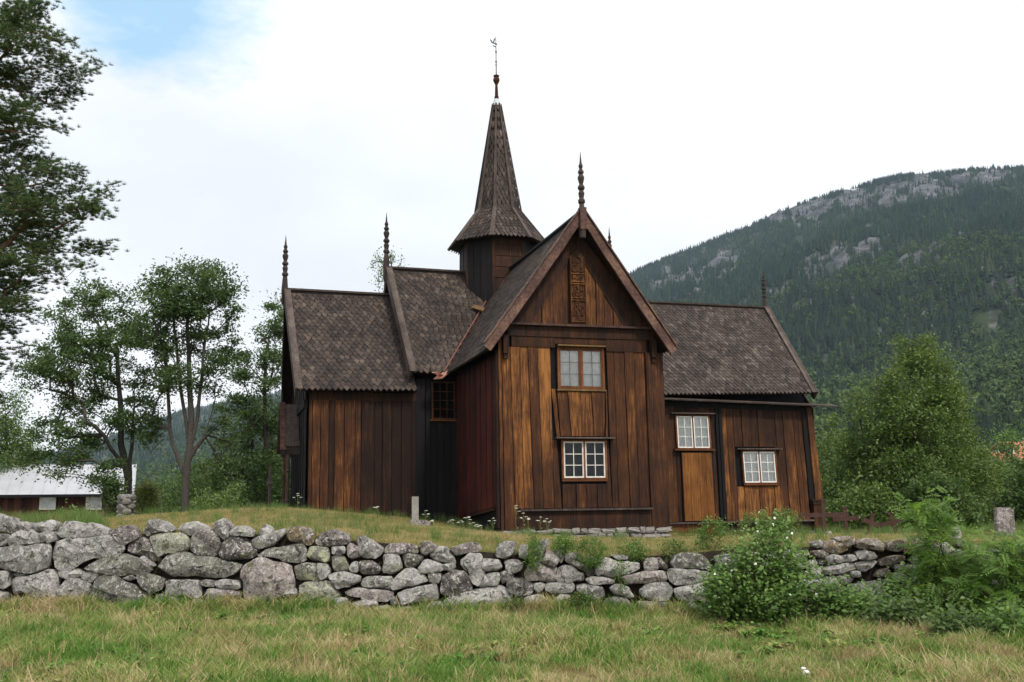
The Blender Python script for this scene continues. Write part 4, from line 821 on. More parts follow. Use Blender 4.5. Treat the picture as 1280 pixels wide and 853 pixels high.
for k in range(8):
    j = (k + 1) % 8; mid = (e0[k] + e0[j]) / 2 - V3((TX, TY, 11.72))
    shingle_slope(sh1, e0[k], e0[j], e1[j], e1[k], row=0.17, wid=0.15, out=mid + V3((0, 0, 1)))
    shingle_slope(sh2, s0_[k], s0_[j], s1_[j], s1_[k], row=0.19, wid=0.13, out=mid + V3((0, 0, .2)))
    o_ = (e0[k] - V3((TX, TY, 11.72))).normalized(); up_ = o_ + V3((0, 0, .8))
    m2 = CB(); m2.beam(e0[k] + o_ * .05 - V3((0, 0, .05)), e1[k] + o_ * .05, 0.17, 0.06, up_, w1=0.14, worn=0.5); m2.build("hip_board", M_GREYW, cap)
    m2 = CB(); m2.beam(s0_[k] + o_ * .04, s1_[k] + o_ * .03, 0.13, 0.05, o_, w1=0.06, worn=0.45); m2.build("hip_board", M_GREYW, spire)
    m2 = CB(); m2.beam(e1[k] + o_ * .03 - V3((0, 0, .02)), e1[j] + (e1[j] - V3((TX, TY, 13.05))).normalized() * .03 - V3((0, 0, .02)), 0.05, 0.09, worn=0.3); m2.build("neck_board", M_GREYW, cap)
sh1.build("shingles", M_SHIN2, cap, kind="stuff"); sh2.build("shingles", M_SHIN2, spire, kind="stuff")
mb = CB(); mb.lathe([(.20, 0), (.165, .08), (.09, .30)], 8, (TX, TY, 17.42)); mb.build("zinc_cap", M_ZINC, spire)
mb = CB(); mb.lathe([(.085, 0), (.09, .12), (.07, .14), (.06, .45), (.05, .62), (.08, .68), (.13, .78), (.13, .86), (.08, .93), (.12, .97), (.12, 1.0), (.04, 1.04)], 10, (TX, TY, 17.70), worn=0.2); mb.build("spire_knob", M_TAR, spire)
mb = CB(); mb.lathe([(.022, 0), (.018, .42), (.045, .44), (.018, .47), (.018, .55), (.05, .58), (.018, .62), (.016, .95), (.045, 1.0), (.016, 1.05), (.010, 1.66)], 6, (TX, TY, 18.70))
mb.beam((TX - .16, TY, 20.08), (TX + .05, TY, 20.02), 0.012, 0.05); mb.beam((TX - .16, TY, 20.08), (TX - .22, TY, 20.20), 0.012, 0.05); mb.beam((TX - .10, TY, 20.10), (TX - .04, TY, 20.26), 0.012, 0.05); mb.beam((TX, TY, 19.9), (TX - .12, TY, 19.96), .012, .04)
mb.build("weather_vane", M_IRON, spire)

# --- dry rubble foundation of the transept
fnd = CB(); fnd.box(0.1, 5.12, 0.02, 0.5, 0.55, 1.15, worn=0.1); fd = fnd.build("foundation", M_DARK, church, label="low rubble foundation under the transept")
def rock_mesh(name, mat, w_, d_, h_, seed, n=7, m_=5, rough=0.12, sq=0.55):
    rr = random.Random(seed); vs = []; fs = []
    for j in range(m_ + 1):
        th = math.pi * j / m_
        for i in range(n):
            ph = 2 * math.pi * i / n; sx_, sy_, sz_ = math.sin(th) * math.cos(ph), math.sin(th) * math.sin(ph), math.cos(th)
            f = lambda v_: math.copysign(abs(v_) ** sq, v_); k = 1 + rr.uniform(-rough, rough)
            vs.append((f(sx_) * w_ / 2 * k, f(sy_) * d_ / 2 * k, f(sz_) * h_ / 2 * k))
    for j in range(m_):
        for i in range(n): fs.append((j * n + i, (j + 1) * n + i, (j + 1) * n + (i + 1) % n, j * n + (i + 1) % n))
    return mesh_np(name, np.array(vs), fs, (mat,), smooth=False)
frocks = [rock_mesh("foundation_stone", M_FOUND, 1, 1, 1, k, n=9, m_=6, rough=.18, sq=.42) for k in range(6)]
for row, (z, hh) in enumerate(((1.06, .15), (0.90, .17), (0.74, .17), (0.58, .17))):
    s = 0.05 + R(0, .2)
    while s < 5.15:
        ww_ = R(.16, .62)
        o = link("stone", rnd.choice(frocks), fd, loc=(s + ww_ / 2, -0.02 + R(-.02, .02), z - ZB)); o.scale = (ww_ * 1.04, 0.3 + R(-.05, .1), hh * R(.7, 1.25)); o.rotation_euler = (R(-.3, .3), R(-.12, .12), R(-.1, .1)); s += ww_
for i in range(13):
    o = link("stone", rnd.choice(frocks), church, loc=(7.6 + i * .45, 5.0, 0.74 - ZB)); o.scale = (R(.35, .5), .3, .13)
# loose plank and sill beam against the nave wall
mb = CB(); mb.box(-1.3, -.2, 4.95, 5.2, 1.25, 1.33, worn=0.3); mb.box(-1.25, -1.13, 5.0, 5.15, .9, 1.25, worn=0.2); mb.box(-.35, -.22, 5.0, 5.15, .9, 1.25, worn=0.2); mb.build("bench_board", M_BLACKEND, church)
# ------------------------------------------------------------------ dry stone wall
BAT = 0.10
def wall_pt(px, py):
    """where the sight line meets the (slightly leaning) wall face"""
    d = ray(px, py); n_ = np.array([0.03, 1.0, -BAT]); q = (17.3 - 0.0 - (O3 @ n_)) / (d @ n_); return O3 + d * q
STONES = {
 1: (5.332, 0, 630, """0,80,70,85,100,150,85,205,0,190|130,125,180,122,210,150,200,180,150,178|230,130,350,110,362,140,350,180,260,190,215,165|55,235,130,175,190,165,250,190,310,240,300,268,190,275,60,280|260,195,340,175,370,210,372,250,315,262
|-30,190,40,195,72,215,40,265,0,285,-40,280|-60,290,0,285,330,268,335,300,320,440,180,455,60,450,0,420,-50,400|385,180,440,115,480,112,560,135,640,130,720,170,725,210,680,222,500,225,400,238|358,290,375,245,480,230,700,210,810,208,830,300,820,330,600,365,480,430,360,430;d
|725,175,840,150,880,140,910,180,930,220,900,240,840,275,740,215;k|845,280,880,235,960,215,1020,260,1055,330,1050,370,1000,390,920,340,860,320;k|950,180,990,110,1030,98,1090,115,1160,180,1050,195,980,220|565,440,620,395,720,350,850,335,930,365,1010,430,990,460,840,480,700,465;m
|935,355,960,345,1030,410,1015,425|-20,450,65,448,72,480,65,540,30,560,-20,555|78,465,190,450,195,462,110,488|60,560,80,500,200,470,310,440,375,435,380,500,375,640,300,635,160,610,65,595|385,440,520,432,550,465,540,485,440,505,390,490|378,560,440,500,520,490,580,515,610,550,590,610,480,645,390,620
|540,490,580,445,650,455,660,480,615,530,570,520|590,620,640,500,700,455,770,455,850,520,950,570,1000,620,960,685,700,700,600,690;m|820,490,880,475,910,500,870,515|900,475,960,462,1040,480,1100,500,1090,560,1020,595,950,560;m|-30,570,30,590,35,630,-10,700|20,680,60,630,200,620,300,650,400,670,400,740,200,760,30,740;m|420,655,480,645,560,655,560,690,430,690|-70,60,-10,60,-10,180,-70,190|-90,480,-30,470,-30,560,-80,570|-90,600,-40,600,-30,720,-100,720"""),
 2: (5.332, 200, 630, """-60,215,0,195,170,195,195,240,190,310,60,325,0,355,-40,320;y|-30,600,100,615,130,640,120,710,-20,690|115,690,130,665,180,670,190,720,120,720|110,180,150,130,240,122,310,150,330,185,280,195,200,210|200,270,230,205,300,170,370,190,405,250,385,330,350,355,250,335,200,310;k
|345,140,390,105,430,100,460,150,455,215,420,250,380,210|465,185,500,148,560,143,620,180,615,220,540,215,475,215|395,340,410,260,470,215,540,210,600,250,640,310,620,365,520,380,420,360;k|640,215,660,170,695,133,728,155,735,190,700,230|605,240,650,225,740,185,825,158,840,200,780,250,640,312,620,280
|860,160,950,150,1010,170,1025,230,1000,275,940,270,890,250,850,240;o|640,345,720,300,860,268,950,270,980,310,970,380,920,400,820,375,660,350;m|990,285,1060,275,1120,300,1135,340,1125,390,1000,375,985,340;y|0,440,-35,430,0,400,80,320,150,315,300,345,450,375,550,410,555,435,480,480,370,500,200,485,50,470;m
|25,600,40,510,160,505,265,515,275,600,260,630,120,615|258,515,300,502,370,515,365,555,300,550,262,540;k|365,520,430,502,535,515,535,565,460,572,375,560|285,620,320,565,420,562,530,590,535,625,420,640,320,645;p|540,480,560,400,640,365,720,370,860,405,900,520,890,565,760,640,570,675,550,600;p
|890,420,960,397,1080,395,1130,430,1125,500,1040,515,910,510;y|910,550,960,525,1110,512,1170,580,1160,610,1000,650,930,625;y|820,600,890,560,910,590,900,615,800,620|190,650,240,633,290,650,300,680,200,690|400,665,500,655,510,690,420,700|750,670,830,650,900,660,880,690,760,700|1000,670,1060,645,1173,640,1173,690,1010,700"""),
 3: (5.332, 400, 640, """-40,200,0,150,90,118,180,145,205,190,195,215,60,235,-20,225;k|75,300,130,282,170,310,190,390,100,405,75,350;y|-10,240,40,235,70,290,60,330,0,335,-30,300;y|70,235,160,228,170,260,160,285,80,280|175,230,200,205,260,250,280,305,200,320,172,290;p|240,180,280,160,340,185,420,240,425,270,370,315,290,310,250,240
|190,370,220,330,250,330,255,405,200,400|250,340,300,320,350,325,405,370,400,415,330,430,270,415;k|-20,345,0,340,50,350,65,400,50,440,0,465|55,420,110,405,180,400,275,430,270,460,200,495,120,515,80,470|410,410,415,300,440,285,520,285,548,330,545,380,470,420|430,245,460,215,560,205,650,230,660,275,560,275,470,285,430,280;p
|540,300,560,275,620,275,685,295,670,330,630,380,570,370;m|655,215,700,195,770,215,780,240,720,290,680,280;p|650,380,690,310,760,330,820,350,830,390,740,410,680,415|730,290,770,235,840,230,890,290,905,350,820,345,750,330|810,350,900,345,905,380,860,400,815,395|470,505,500,430,570,380,640,385,700,430,725,465,640,495,500,525
|715,420,760,405,815,410,810,450,790,475,725,470|275,480,290,440,380,430,480,432,490,460,475,515,380,508,280,500|160,540,230,505,400,510,495,530,480,575,440,600,320,580,200,560;p|515,540,600,510,780,475,800,550,790,580,540,625,520,600;d|470,600,490,560,510,575,510,620,475,620|800,520,820,420,880,395,960,395,1000,440,1025,540,980,560,820,555;k
|860,240,960,210,1050,208,1070,240,1050,270,960,280,900,300;p|945,320,990,275,1060,270,1100,370,1105,420,1050,500,1010,480,985,400,950,370|-30,460,60,465,140,560,100,590,0,595,-50,560;y|20,600,100,575,180,580,205,620,150,660,30,650|210,610,300,582,380,590,390,625,300,655,240,645|310,660,440,615,470,640,450,690,330,690|690,650,760,590,810,590,880,650,850,690,720,690|510,640,600,630,685,650,680,680,530,690;p"""),
 4: (5.332, 600, 640, """10,330,30,310,130,320,150,370,110,395,30,395|0,470,40,410,130,402,135,450,110,490,20,502,-25,490|-245,590,-150,545,0,510,150,490,200,530,240,600,235,640,100,660,-100,650,-200,650|100,270,120,220,180,198,235,205,240,240,230,290,170,320,110,305|160,330,180,318,250,318,290,340,285,380,230,408,180,390|255,250,270,225,320,215,330,280,310,325,265,310
|345,240,380,200,440,185,465,215,430,260,400,340,370,330|410,340,440,250,480,255,530,320,490,368,440,350;p|135,400,180,385,220,420,205,460,150,480,130,440;k|180,490,230,435,290,440,350,475,350,540,250,560,190,525;k|355,480,400,468,435,480,420,520,390,540,360,520|300,400,330,350,420,340,510,370,515,465,420,470,330,460,310,440;p|510,380,560,355,610,360,650,400,700,410,690,465,600,475,520,465
|435,490,450,472,620,470,630,500,615,545,480,545,440,525|500,240,545,240,570,300,540,350,520,320,490,280|560,280,640,270,680,300,650,330,600,350,570,330|601,345,650,325,715,370,720,385,680,395,640,370;p|760,390,800,310,850,302,920,330,1050,340,1060,380,1000,405,880,435,770,425|700,450,740,430,850,432,910,460,890,480,780,488,720,475|640,490,700,475,830,500,838,560,770,595,700,570,650,540
|860,510,880,485,950,480,1000,520,1030,570,960,560,890,550|290,590,300,570,400,550,485,600,450,660,350,655,290,625|490,610,530,550,600,552,612,600,560,642,500,635|780,650,860,565,980,575,1030,650,1030,685,900,685,800,670;p|890,690,960,685,1010,690,990,730,920,730|870,290,980,290,990,320,920,325"""),
 5: (5.332, 780, 640, """-25,440,0,425,140,400,280,393,300,440,260,465,100,485,20,490;p|105,520,160,475,280,468,325,500,325,570,300,595,180,590,120,560|0,490,40,510,75,575,30,575,0,560|80,600,200,598,300,605,300,660,240,690,130,680|130,340,150,310,210,310,235,345,230,390,140,395;p|200,315,240,305,300,370,300,390,240,385;p|310,350,330,290,400,268,520,278,570,330,580,385,450,385,340,375;m
|290,400,310,375,450,388,570,393,590,440,480,480,340,500,300,460|330,520,400,495,540,480,560,520,520,580,450,600,350,585|420,610,470,600,500,640,450,670,400,660|600,300,700,280,780,310,770,370,640,380|620,400,740,390,860,410,850,470,700,480,630,460|590,500,700,490,760,540,740,600,620,590|620,610,760,610,820,670,700,700|800,290,900,270,1000,290,990,350,850,370|870,400,1000,370,1080,400,1070,460,900,470"""),
 6: (4.203, 980, 650, """205,165,215,120,270,105,330,120,345,160,280,185;o|255,100,310,85,385,90,385,120,340,150,300,110;o|380,120,430,95,500,100,535,140,520,170,450,160,390,150;o|375,170,420,155,480,170,490,195,440,210,390,205|215,200,260,180,310,190,315,220,240,235|309,190,370,180,390,205,350,220,315,222|150,165,200,160,250,180,230,205,170,200;o|60,170,130,160,140,185,70,190
|110,225,150,210,180,225,170,250,115,250|205,250,280,230,370,225,385,255,320,280,230,290|370,225,440,210,500,215,480,250,430,275,385,255|130,255,190,245,215,290,180,310,140,290|200,310,240,295,290,300,300,350,260,370,205,355|500,215,560,190,630,190,640,220,570,245,510,245;o|540,115,620,105,640,150,600,170,540,160;o|620,130,690,90,740,110,750,160,680,180,630,170;o
|740,90,780,100,795,130,760,120|500,265,540,250,570,290,540,305,480,300;o|570,230,640,235,630,255,580,260|570,290,620,270,650,300,630,325,580,320|510,305,560,310,575,340,530,345|960,150,1000,130,1060,140,1085,175,1000,185,960,200;o|965,210,1070,200,1060,240,980,240;k|1210,155,1290,145,1300,200,1210,195;p|900,110,940,100,965,130,930,145|900,160,950,160,955,210,910,210|640,240,720,230,760,260,700,290,650,270|660,300,740,300,740,340,680,340|350,270,400,265,410,300,360,300""")}
swall = thing("dry_stone_wall", "long dry stone wall of lichened grey granite boulders before the church", "stone wall", (0, 17.3, 0.0))
def chaikin(P, it=1, q=0.25):
    for _ in range(it):
        o_ = []
        for i in range(len(P)):
            a, b2 = np.array(P[i]), np.array(P[(i + 1) % len(P)]); o_ += [a * (1 - q) + b2 * q, a * q + b2 * (1 - q)]
        P = o_
    return P
def resample(P, n):
    P = np.array(P); Q = np.vstack([P, P[:1]]); L = np.r_[0, np.cumsum(np.linalg.norm(np.diff(Q, axis=0), axis=1))]; s = np.linspace(0, L[-1], n, endpoint=False)
    return np.stack([np.interp(s, L, Q[:, 0]), np.interp(s, L, Q[:, 1])], 1)
MATS = {'': M_ST, 'k': M_STD, 'y': M_STY, 'm': M_STM, 'd': M_ST, 'p': M_STP, 'o': M_STO}
def wall_stone(poly_px, code, back=0.0, seed=0, grow=1.015):
    rr = random.Random(seed); W = [wall_pt(x, y) for x, y in poly_px]; P = [(p[0], p[2]) for p in W]
    P = chaikin(P, 1, 0.07 if code == 'd' else rr.uniform(0.10, 0.15)); size = np.ptp(np.array(P), axis=0); n = 38 if max(size) > 0.45 else 26
    P = resample(P, n); c_ = P.mean(0); P = (P - c_) * grow; mn = min(size)
    bul = (0.08 if code == 'd' else rr.uniform(0.12, 0.26)) * mn + 0.03; ax, az_ = rr.uniform(-.22, .22), rr.uniform(-.05, .38)
    off = rr.uniform(-0.05, 0.04) + back
    rings = [(0.80, .38), (0.97, .16), (1.0, .05), (1.005, -.25 * bul), (0.975, -.72 * bul), (0.90, -.97 * bul), (0.62, -1.04 * bul), (0.28, -1.06 * bul)]
    vs = []; fs = []; sd = Vector((rr.random() * 50, rr.random() * 50, rr.random() * 50))
    # a few chisel planes cut the front so that it is not a pillow
    cuts = [(Vector((rr.uniform(-.8, .8), -1, rr.uniform(-.8, .8))).normalized(), rr.uniform(.42, .75)) for _ in range(7)]
    for k, (sc_, dp) in enumerate(rings):
        for (x, z) in P:
            y = dp + (ax * x * sc_ + az_ * z * sc_) * (1 if k > 1 else .3)
            p = Vector((x * sc_, y, z * sc_))
            if k > 1:
                q = Vector((p.x / max(size[0], .1) * 2, (p.y) / max(bul, .05) * .9, p.z / max(size[1], .1) * 2))
                for nn, dd in cuts:
                    e = q.dot(nn) - dd
                    if e > 0: q = q - nn * e * 0.93
                p = Vector((q.x * max(size[0], .1) / 2, q.y * max(bul, .05) / .9, q.z * max(size[1], .1) / 2)) if k > 2 else p
                nv = mnoise.noise_vector(p * 3.2 + sd) * 0.050 + mnoise.noise_vector(p * 8 + sd) * 0.026 + mnoise.noise_vector(p * 19 + sd) * 0.009
                p = p + nv * min(1.0, mn * 2.2)
            vs.append(p)
    b_ = len(rings) * n; vs.append(Vector((0, -bul + rr.uniform(0, .01), 0)))
    for k in range(len(rings) - 1):
        for i in range(n): fs.append((k * n + i, k * n + (i + 1) % n, (k + 1) * n + (i + 1) % n, (k + 1) * n + i))
    L_ = (len(rings) - 1) * n; fs += [(L_ + i, L_ + (i + 1) % n, b_) for i in range(n)]; fs.append(tuple(range(n - 1, -1, -1)))
    y0 = 17.3 - 0.03 * c_[0] + BAT * c_[1] + off
    me = mesh_np("stone", np.array([tuple(v) for v in vs]), fs, (MATS[code],), smooth=True)
    me.set_sharp_from_angle(angle=math.radians(24))
    return link("stone", me, swall, loc=(c_[0], y0 - 17.3, c_[1]))
polys = []; k = 0
for s_, x0, y0, txt in STONES.values():
    for item in txt.replace("\n", "").split("|"):
        code = ''
        if ';' in item: item, code = item.split(';')
        v_ = [float(q) for q in item.split(',')]; P_ = [(x0 + v_[i] / s_, y0 + v_[i + 1] / s_) for i in range(0, len(v_), 2)]
        polys.append(np.array(P_)); wall_stone(P_, code, seed=k, back=0.0); k += 1
# stones in the gaps, behind the shrubs and past the picture's edges
topx = [-120, 0, 60, 100, 185, 300, 400, 470, 560, 650, 750, 880, 960, 1000, 1060, 1160, 1200, 1280, 1420]; topy = [648, 650, 656, 656, 652, 654, 664, 676, 682, 686, 696, 694, 690, 676, 674, 678, 684, 688, 690]
boty = lambda x: np.interp(x, [-120, 0, 300, 640, 900, 1050, 1280, 1420], [765, 765, 762, 768, 775, 780, 782, 782])
def seg_dist(pt, P):
    A_ = P; B_ = np.roll(P, -1, 0); d = B_ - A_; t_ = np.clip(((pt - A_) * d).sum(1) / ((d * d).sum(1) + 1e-9), 0, 1); q = A_ + d * t_[:, None]; dist = np.linalg.norm(pt - q, axis=1).min()
    x, y = pt; ins = False
    for i in range(len(P)):
        (x1, y1), (x2, y2) = A_[i], B_[i]
        if (y1 > y) != (y2 > y) and x < (x2 - x1) * (y - y1) / (y2 - y1) + x1: ins = not ins
    return -dist if ins else dist
cands = []
placed = 0; circ = []
for want in (24, 17, 12, 8, 5.5):
    for _ in range(1700 if want > 10 else 1300):
        if placed >= 299 - k: break
        x = rnd.uniform(-260, 1560) if want < 20 else rnd.choice((rnd.uniform(-260, -30), rnd.uniform(1300, 1560))); y = rnd.uniform(np.interp(x, topx, topy) + want * .6, boty(x)); pt = np.array([x, y])
        if any((x - cx_) ** 2 / 1.8 + (y - cy_) ** 2 * 1.4 < (want + r_) ** 2 * .92 for cx_, cy_, r_ in circ): continue
        near = [P for P in polys if abs(P[:, 0].mean() - x) < 90]
        if near and min(seg_dist(pt, P) for P in near) < want * 0.72: continue
        if want < 9 and not (-20 < x < 1300): continue
        circ.append((x, y, want)); n_ = rnd.randint(5, 7); ph = rnd.random() * 6
        Pp = [(x + want * 1.45 * math.cos(-2 * math.pi * i / n_ + ph) * rnd.uniform(.85, 1.1), y + want * .95 * math.sin(-2 * math.pi * i / n_ + ph) * rnd.uniform(.85, 1.1)) for i in range(n_)]
        wall_stone(Pp, rnd.choice(['', '', 'k', 'p', 'm']), back=0.0 if want > 10 else 0.10, seed=1000 + placed, grow=1.1); placed += 1
print("stones", k, placed)
# ------------------------------------------------------------------ barn, house, graves, pillar
def face_at(p, q):   # angle so that the local x axis runs from p to q
    return math.atan2(q[1] - p[1], q[0] - p[0])
pr_ = at_depth(163, 617, 60); pl_ = pr_ - 24.0 * np.array([.945, .327, 0])
L_ = math.hypot(pr_[0] - pl_[0], pr_[1] - pl_[1]); ang = face_at(pl_, pr_)
gb0 = 0.45
barn = thing("barn", "low dark red-brown boarded barn with a pale sheet metal roof behind the wall", "barn", (pl_[0], pl_[1], gb0), ang)
EZ = 3.08 - gb0; RZ = 4.75 - gb0; DEP = 7.0
mb = MB(); mb.add([(0, 0, -.5), (L_, 0, -.5), (L_, DEP, -.5), (0, DEP, -.5), (0, 0, EZ), (L_, 0, EZ), (L_, DEP, EZ), (0, DEP, EZ), (0, DEP / 2, RZ - .2), (L_, DEP / 2, RZ - .2)], [(0, 1, 5, 4), (2, 3, 7, 6), (1, 2, 6, 9, 5), (3, 0, 4, 8, 7)], .2); bw = mb.build("wall", M_BARN, barn)
x = 0.0
while x < L_:
    w_ = R(.22, .34); mb = MB(); mb.box(x, min(L_, x + w_) - .015, -.05 - R(0, .012), 0, -.4, EZ - .02, worn=R(.2, .8), tint=R(0, 1)); mb.build("plank", M_BARN, bw); x += w_
mb = MB(); RS = [(-.5, -.6, EZ - .18), (L_ + .2, -.6, EZ - .18), (L_ + .2, DEP / 2, RZ), (-.5, DEP / 2, RZ)]; up_ = .06
mb.hexa(RS + [(a, b2, c_ + up_) for a, b2, c_ in RS]); mb.hexa([(-.5, DEP / 2, RZ), (L_ + .2, DEP / 2, RZ), (L_ + .2, DEP + .6, EZ - .18), (-.5, DEP + .6, EZ - .18), (-.5, DEP / 2, RZ + up_), (L_ + .2, DEP / 2, RZ + up_), (L_ + .2, DEP + .6, EZ - .12), (-.5, DEP + .6, EZ - .12)])
br = mb.build("roof", M_METALROOF, barn); sl = (RZ - EZ + .18) / (DEP / 2 + .6)
xx = -.4
while xx < L_ + .5:
    mb = MB(); mb.hexa([(xx, -.6, EZ - .12), (xx + .03, -.6, EZ - .12), (xx + .03, DEP / 2, RZ + .06), (xx, DEP / 2, RZ + .06), (xx, -.6, EZ - .08), (xx + .03, -.6, EZ - .08), (xx + .03, DEP / 2, RZ + .10), (xx, DEP / 2, RZ + .10)]); mb.build("roof_seam", M_METALROOF, br); xx += .60
mb = MB(); mb.box(-.5, L_ + .2, -.66, -.60, EZ - .26, EZ - .10, worn=.1); mb.box(L_ + .17, L_ + .23, -.6, DEP + .6, EZ - .3, EZ - .2); mb.build("fascia_board", M_BLACKEND, barn)
for px in (116, 59):
    c_ = at_depth(px, 629, 58.3); lx = (c_[0] - pl_[0]) * math.cos(ang) + (c_[1] - pl_[1]) * math.sin(ang); lz = c_[2] - gb0
    mb = MB()
    for a, b2, c0, c1 in ((-.42, -.33, -.36, .36), (.33, .42, -.36, .36), (-.33, .33, .30, .36), (-.33, .33, -.36, -.30)): mb.box(lx + a, lx + b2, -.12, -.03, lz + c0, lz + c1)
    wn = mb.build("window", M_WHITEP2, barn); mb = MB(); mb.box(lx - .33, lx + .33, -.085, -.07, lz - .3, lz + .3); mb.build("pane", M_GLASS, wn); mb = MB(); mb.box(lx - .33, lx + .33, -.066, -.06, lz - .3, lz + .3); mb.build("curtain", M_CURT, wn)
# chimney-less far houses with orange roofs
def house(px, py, D, wd, dp, ez, rz_, label, rot):
    p = at_depth(px, py, D); t_ = thing("house", label, "house", (p[0], p[1], 0.3), rot, "far houses on the right"); base = p[2] - 0.3
    mb = MB(); mb.add([(-wd, -dp, -0.8), (wd, -dp, -.8), (wd, dp, -.8), (-wd, dp, -.8), (-wd, -dp, base), (wd, -dp, base), (wd, dp, base), (-wd, dp, base), (-wd, 0, base + rz_), (wd, 0, base + rz_)], [(0, 1, 5, 4), (2, 3, 7, 6), (1, 2, 6, 9, 5), (3, 0, 4, 8, 7)]); mb.build("wall", M_HOUSEW, t_)
    for sg in (-1, 1):
        mb = MB(); q = [(-wd - .5, sg * (dp + .5), base - .2), (wd + .5, sg * (dp + .5), base - .2), (wd + .5, 0, base + rz_ + .1), (-wd - .5, 0, base + rz_ + .1)]; mb.hexa(q + [(a, b2, c_ + .2) for a, b2, c_ in q]); r_ = mb.build("roof", M_TILERED, t_)
    mb = MB(); mb.box(wd * .3, wd * .3 + .8, -.4, .4, base + rz_ * .6, base + rz_ + 1.0); mb.build("chimney", M_HOUSEW, t_)
    for k in (-.5, .1, .6):
        mb = MB(); mb.box(wd * k - .5, wd * k + .5, -dp - .06, -dp, base - 2.0, base - .8); f_ = mb.build("window", M_WHITEP2, t_); mb = MB(); mb.box(wd * k - .4, wd * k + .4, -dp - .08, -dp - .06, base - 1.9, base - .9); mb.build("pane", M_DARK, f_)
house(1275, 569, 150, 3.2, 3.2, 0, 1.6, "far pale house with an orange tiled roof at the right edge", .3)
house(1256, 576, 140, 1.6, 1.6, 0, .8, "small far outbuilding with an orange roof left of the pale house", .2)

# iron crosses
def cross(px, yb, D, h_, arm, lean, rz, label, broken=0.0):
    p = at_depth(px, yb, D); t_ = thing("grave_cross", label, "grave cross", (p[0], p[1], gh(p[0], p[1])), rz, "rusty crosses on the graves"); t_.rotation_euler = (0, lean, rz)
    mb = MB(); mb.box(-.045, .045, -.02, .02, -.2, h_); mb.box(-.06, .06, -.03, .03, h_ - .04, h_ + .01); mb.box(-.07, .07, -.05, .05, -.05, .06); mb.build("post", M_RUST, t_)
    mb = MB(); mb.box(-arm, -.046, -.018, .018, h_ * .52, h_ * .52 + .10); mb.box(.046, arm * (1 - broken), -.018, .018, h_ * .52, h_ * .52 + .10)
    mb.box(-arm - .01, -arm + .03, -.025, .025, h_ * .52 - .02, h_ * .52 + .12)
    if not broken: mb.box(arm - .03, arm + .01, -.025, .025, h_ * .52 - .02, h_ * .52 + .12)
    mb.build("arm", M_RUST, t_)
cross(1031, 672, 26, .88, .62, 0, .1, "upright rusty cross nearest the chancel corner")
cross(1059, 671, 26.5, .72, .33, -.05, .15, "slim upright rusty cross, second from the chancel")
cross(1086, 673, 26, .55, .24, .30, .4, "leaning rusty cross with tilted arms, third from the chancel")
cross(1122, 673, 27, .62, .34, -.22, -.2, "weathered leaning cross with a broken arm, farthest right", broken=.4)
def slab(px, yb, yt, D, wpx, dep, label, lean=0.03, name="gravestone", top=.12, mat=None, rz=.1):
    p = at_depth(px, yb, D); s = D / FPX; w_ = wpx * s; h_ = (yb - yt) * s; rr = random.Random(int(px)); n = 10; vs = []; fs = []
    prof = [(-w_ / 2, -.3), (w_ / 2, -.3), (w_ / 2 * .98, h_ * .5), (w_ / 2 * .95, h_ * .92), (w_ * .3, h_), (-w_ * .1, h_ * 1.01), (-w_ * .46, h_ * .97), (-w_ / 2, h_ * .6)]
    k = len(prof)
    for y in (-dep / 2, -dep / 2 + .02, dep / 2 - .02, dep / 2):
        q = .93 if abs(y) == dep / 2 else 1
        for a, b2 in prof: vs.append((a * q + rr.uniform(-.01, .01), y + rr.uniform(-.006, .006), b2 * (q if b2 > 0 else 1) + rr.uniform(-.01, .01)))
    for r_ in range(3):
        for i in range(k): fs.append((r_ * k + i, r_ * k + (i + 1) % k, (r_ + 1) * k + (i + 1) % k, (r_ + 1) * k + i))
    fs.append(tuple(range(k - 1, -1, -1))); fs.append(tuple(3 * k + i for i in range(k)))
    o = link(name, mesh_np(name, np.array(vs), fs, (mat or M_ST,)), None, label, "gravestone", None, None, (p[0], p[1], p[2])); o.rotation_euler = (0, lean, rz); return o
slab(1257, 680, 636, 23, 24, .14, "tall upright lichen-covered gravestone at the right edge", mat=M_STP)
slab(1199, 690, 660, 19.5, 9, .10, "short pointed stone standing on the wall top by the sapling", lean=-.05, mat=M_ST)
slab(1036, 671, 665, 25, 7, .08, "tiny white stone beside the first rusty cross", mat=M_FOUND)
B = px_base(519, 657, 27)
M_PALEW = plain("bleached_wood", (0.27, 0.25, 0.225), 0.8, var=.3, scale=12)
mk = thing("stone_marker", "slim pale weathered marker post in a stone block before the nave", "marker", tuple(B), .15)
mb = MB(); mb.box(-.085, .085, -.05, .05, .1, .80, worn=.9); mb.box(-.09, -.03, -.056, -.05, .1, .78, worn=.2); mb.build("post", M_PALEW, mk)
mb = MB(); mb.box(-.20, .38, -.12, .14, -.1, .16); mb.box(-.12, .30, -.10, .12, .16, .20); mb.build("block", M_STP, mk)
B = px_base(157, 650, 37)
pil = thing("stone_pillar", "squat pillar of stacked field stones at the rowan's foot", "stone pillar", tuple(B))
for k, z in enumerate(np.arange(0, .85, .17)):
    for j in range(3):
        a = j * 2.09 + k; o = link("stone", rnd.choice(prk := [rock_mesh("pillar_stone", mt_, 1, 1, 1, 300 + q, 8, 6) for q, mt_ in enumerate((M_ST, M_STD, M_STP))]) if k == 0 and j == 0 else rnd.choice(prk), pil, loc=(.14 * math.cos(a), .14 * math.sin(a), z + .05)); o.scale = (.34, .32, .20); o.rotation_euler = (0, 0, a)
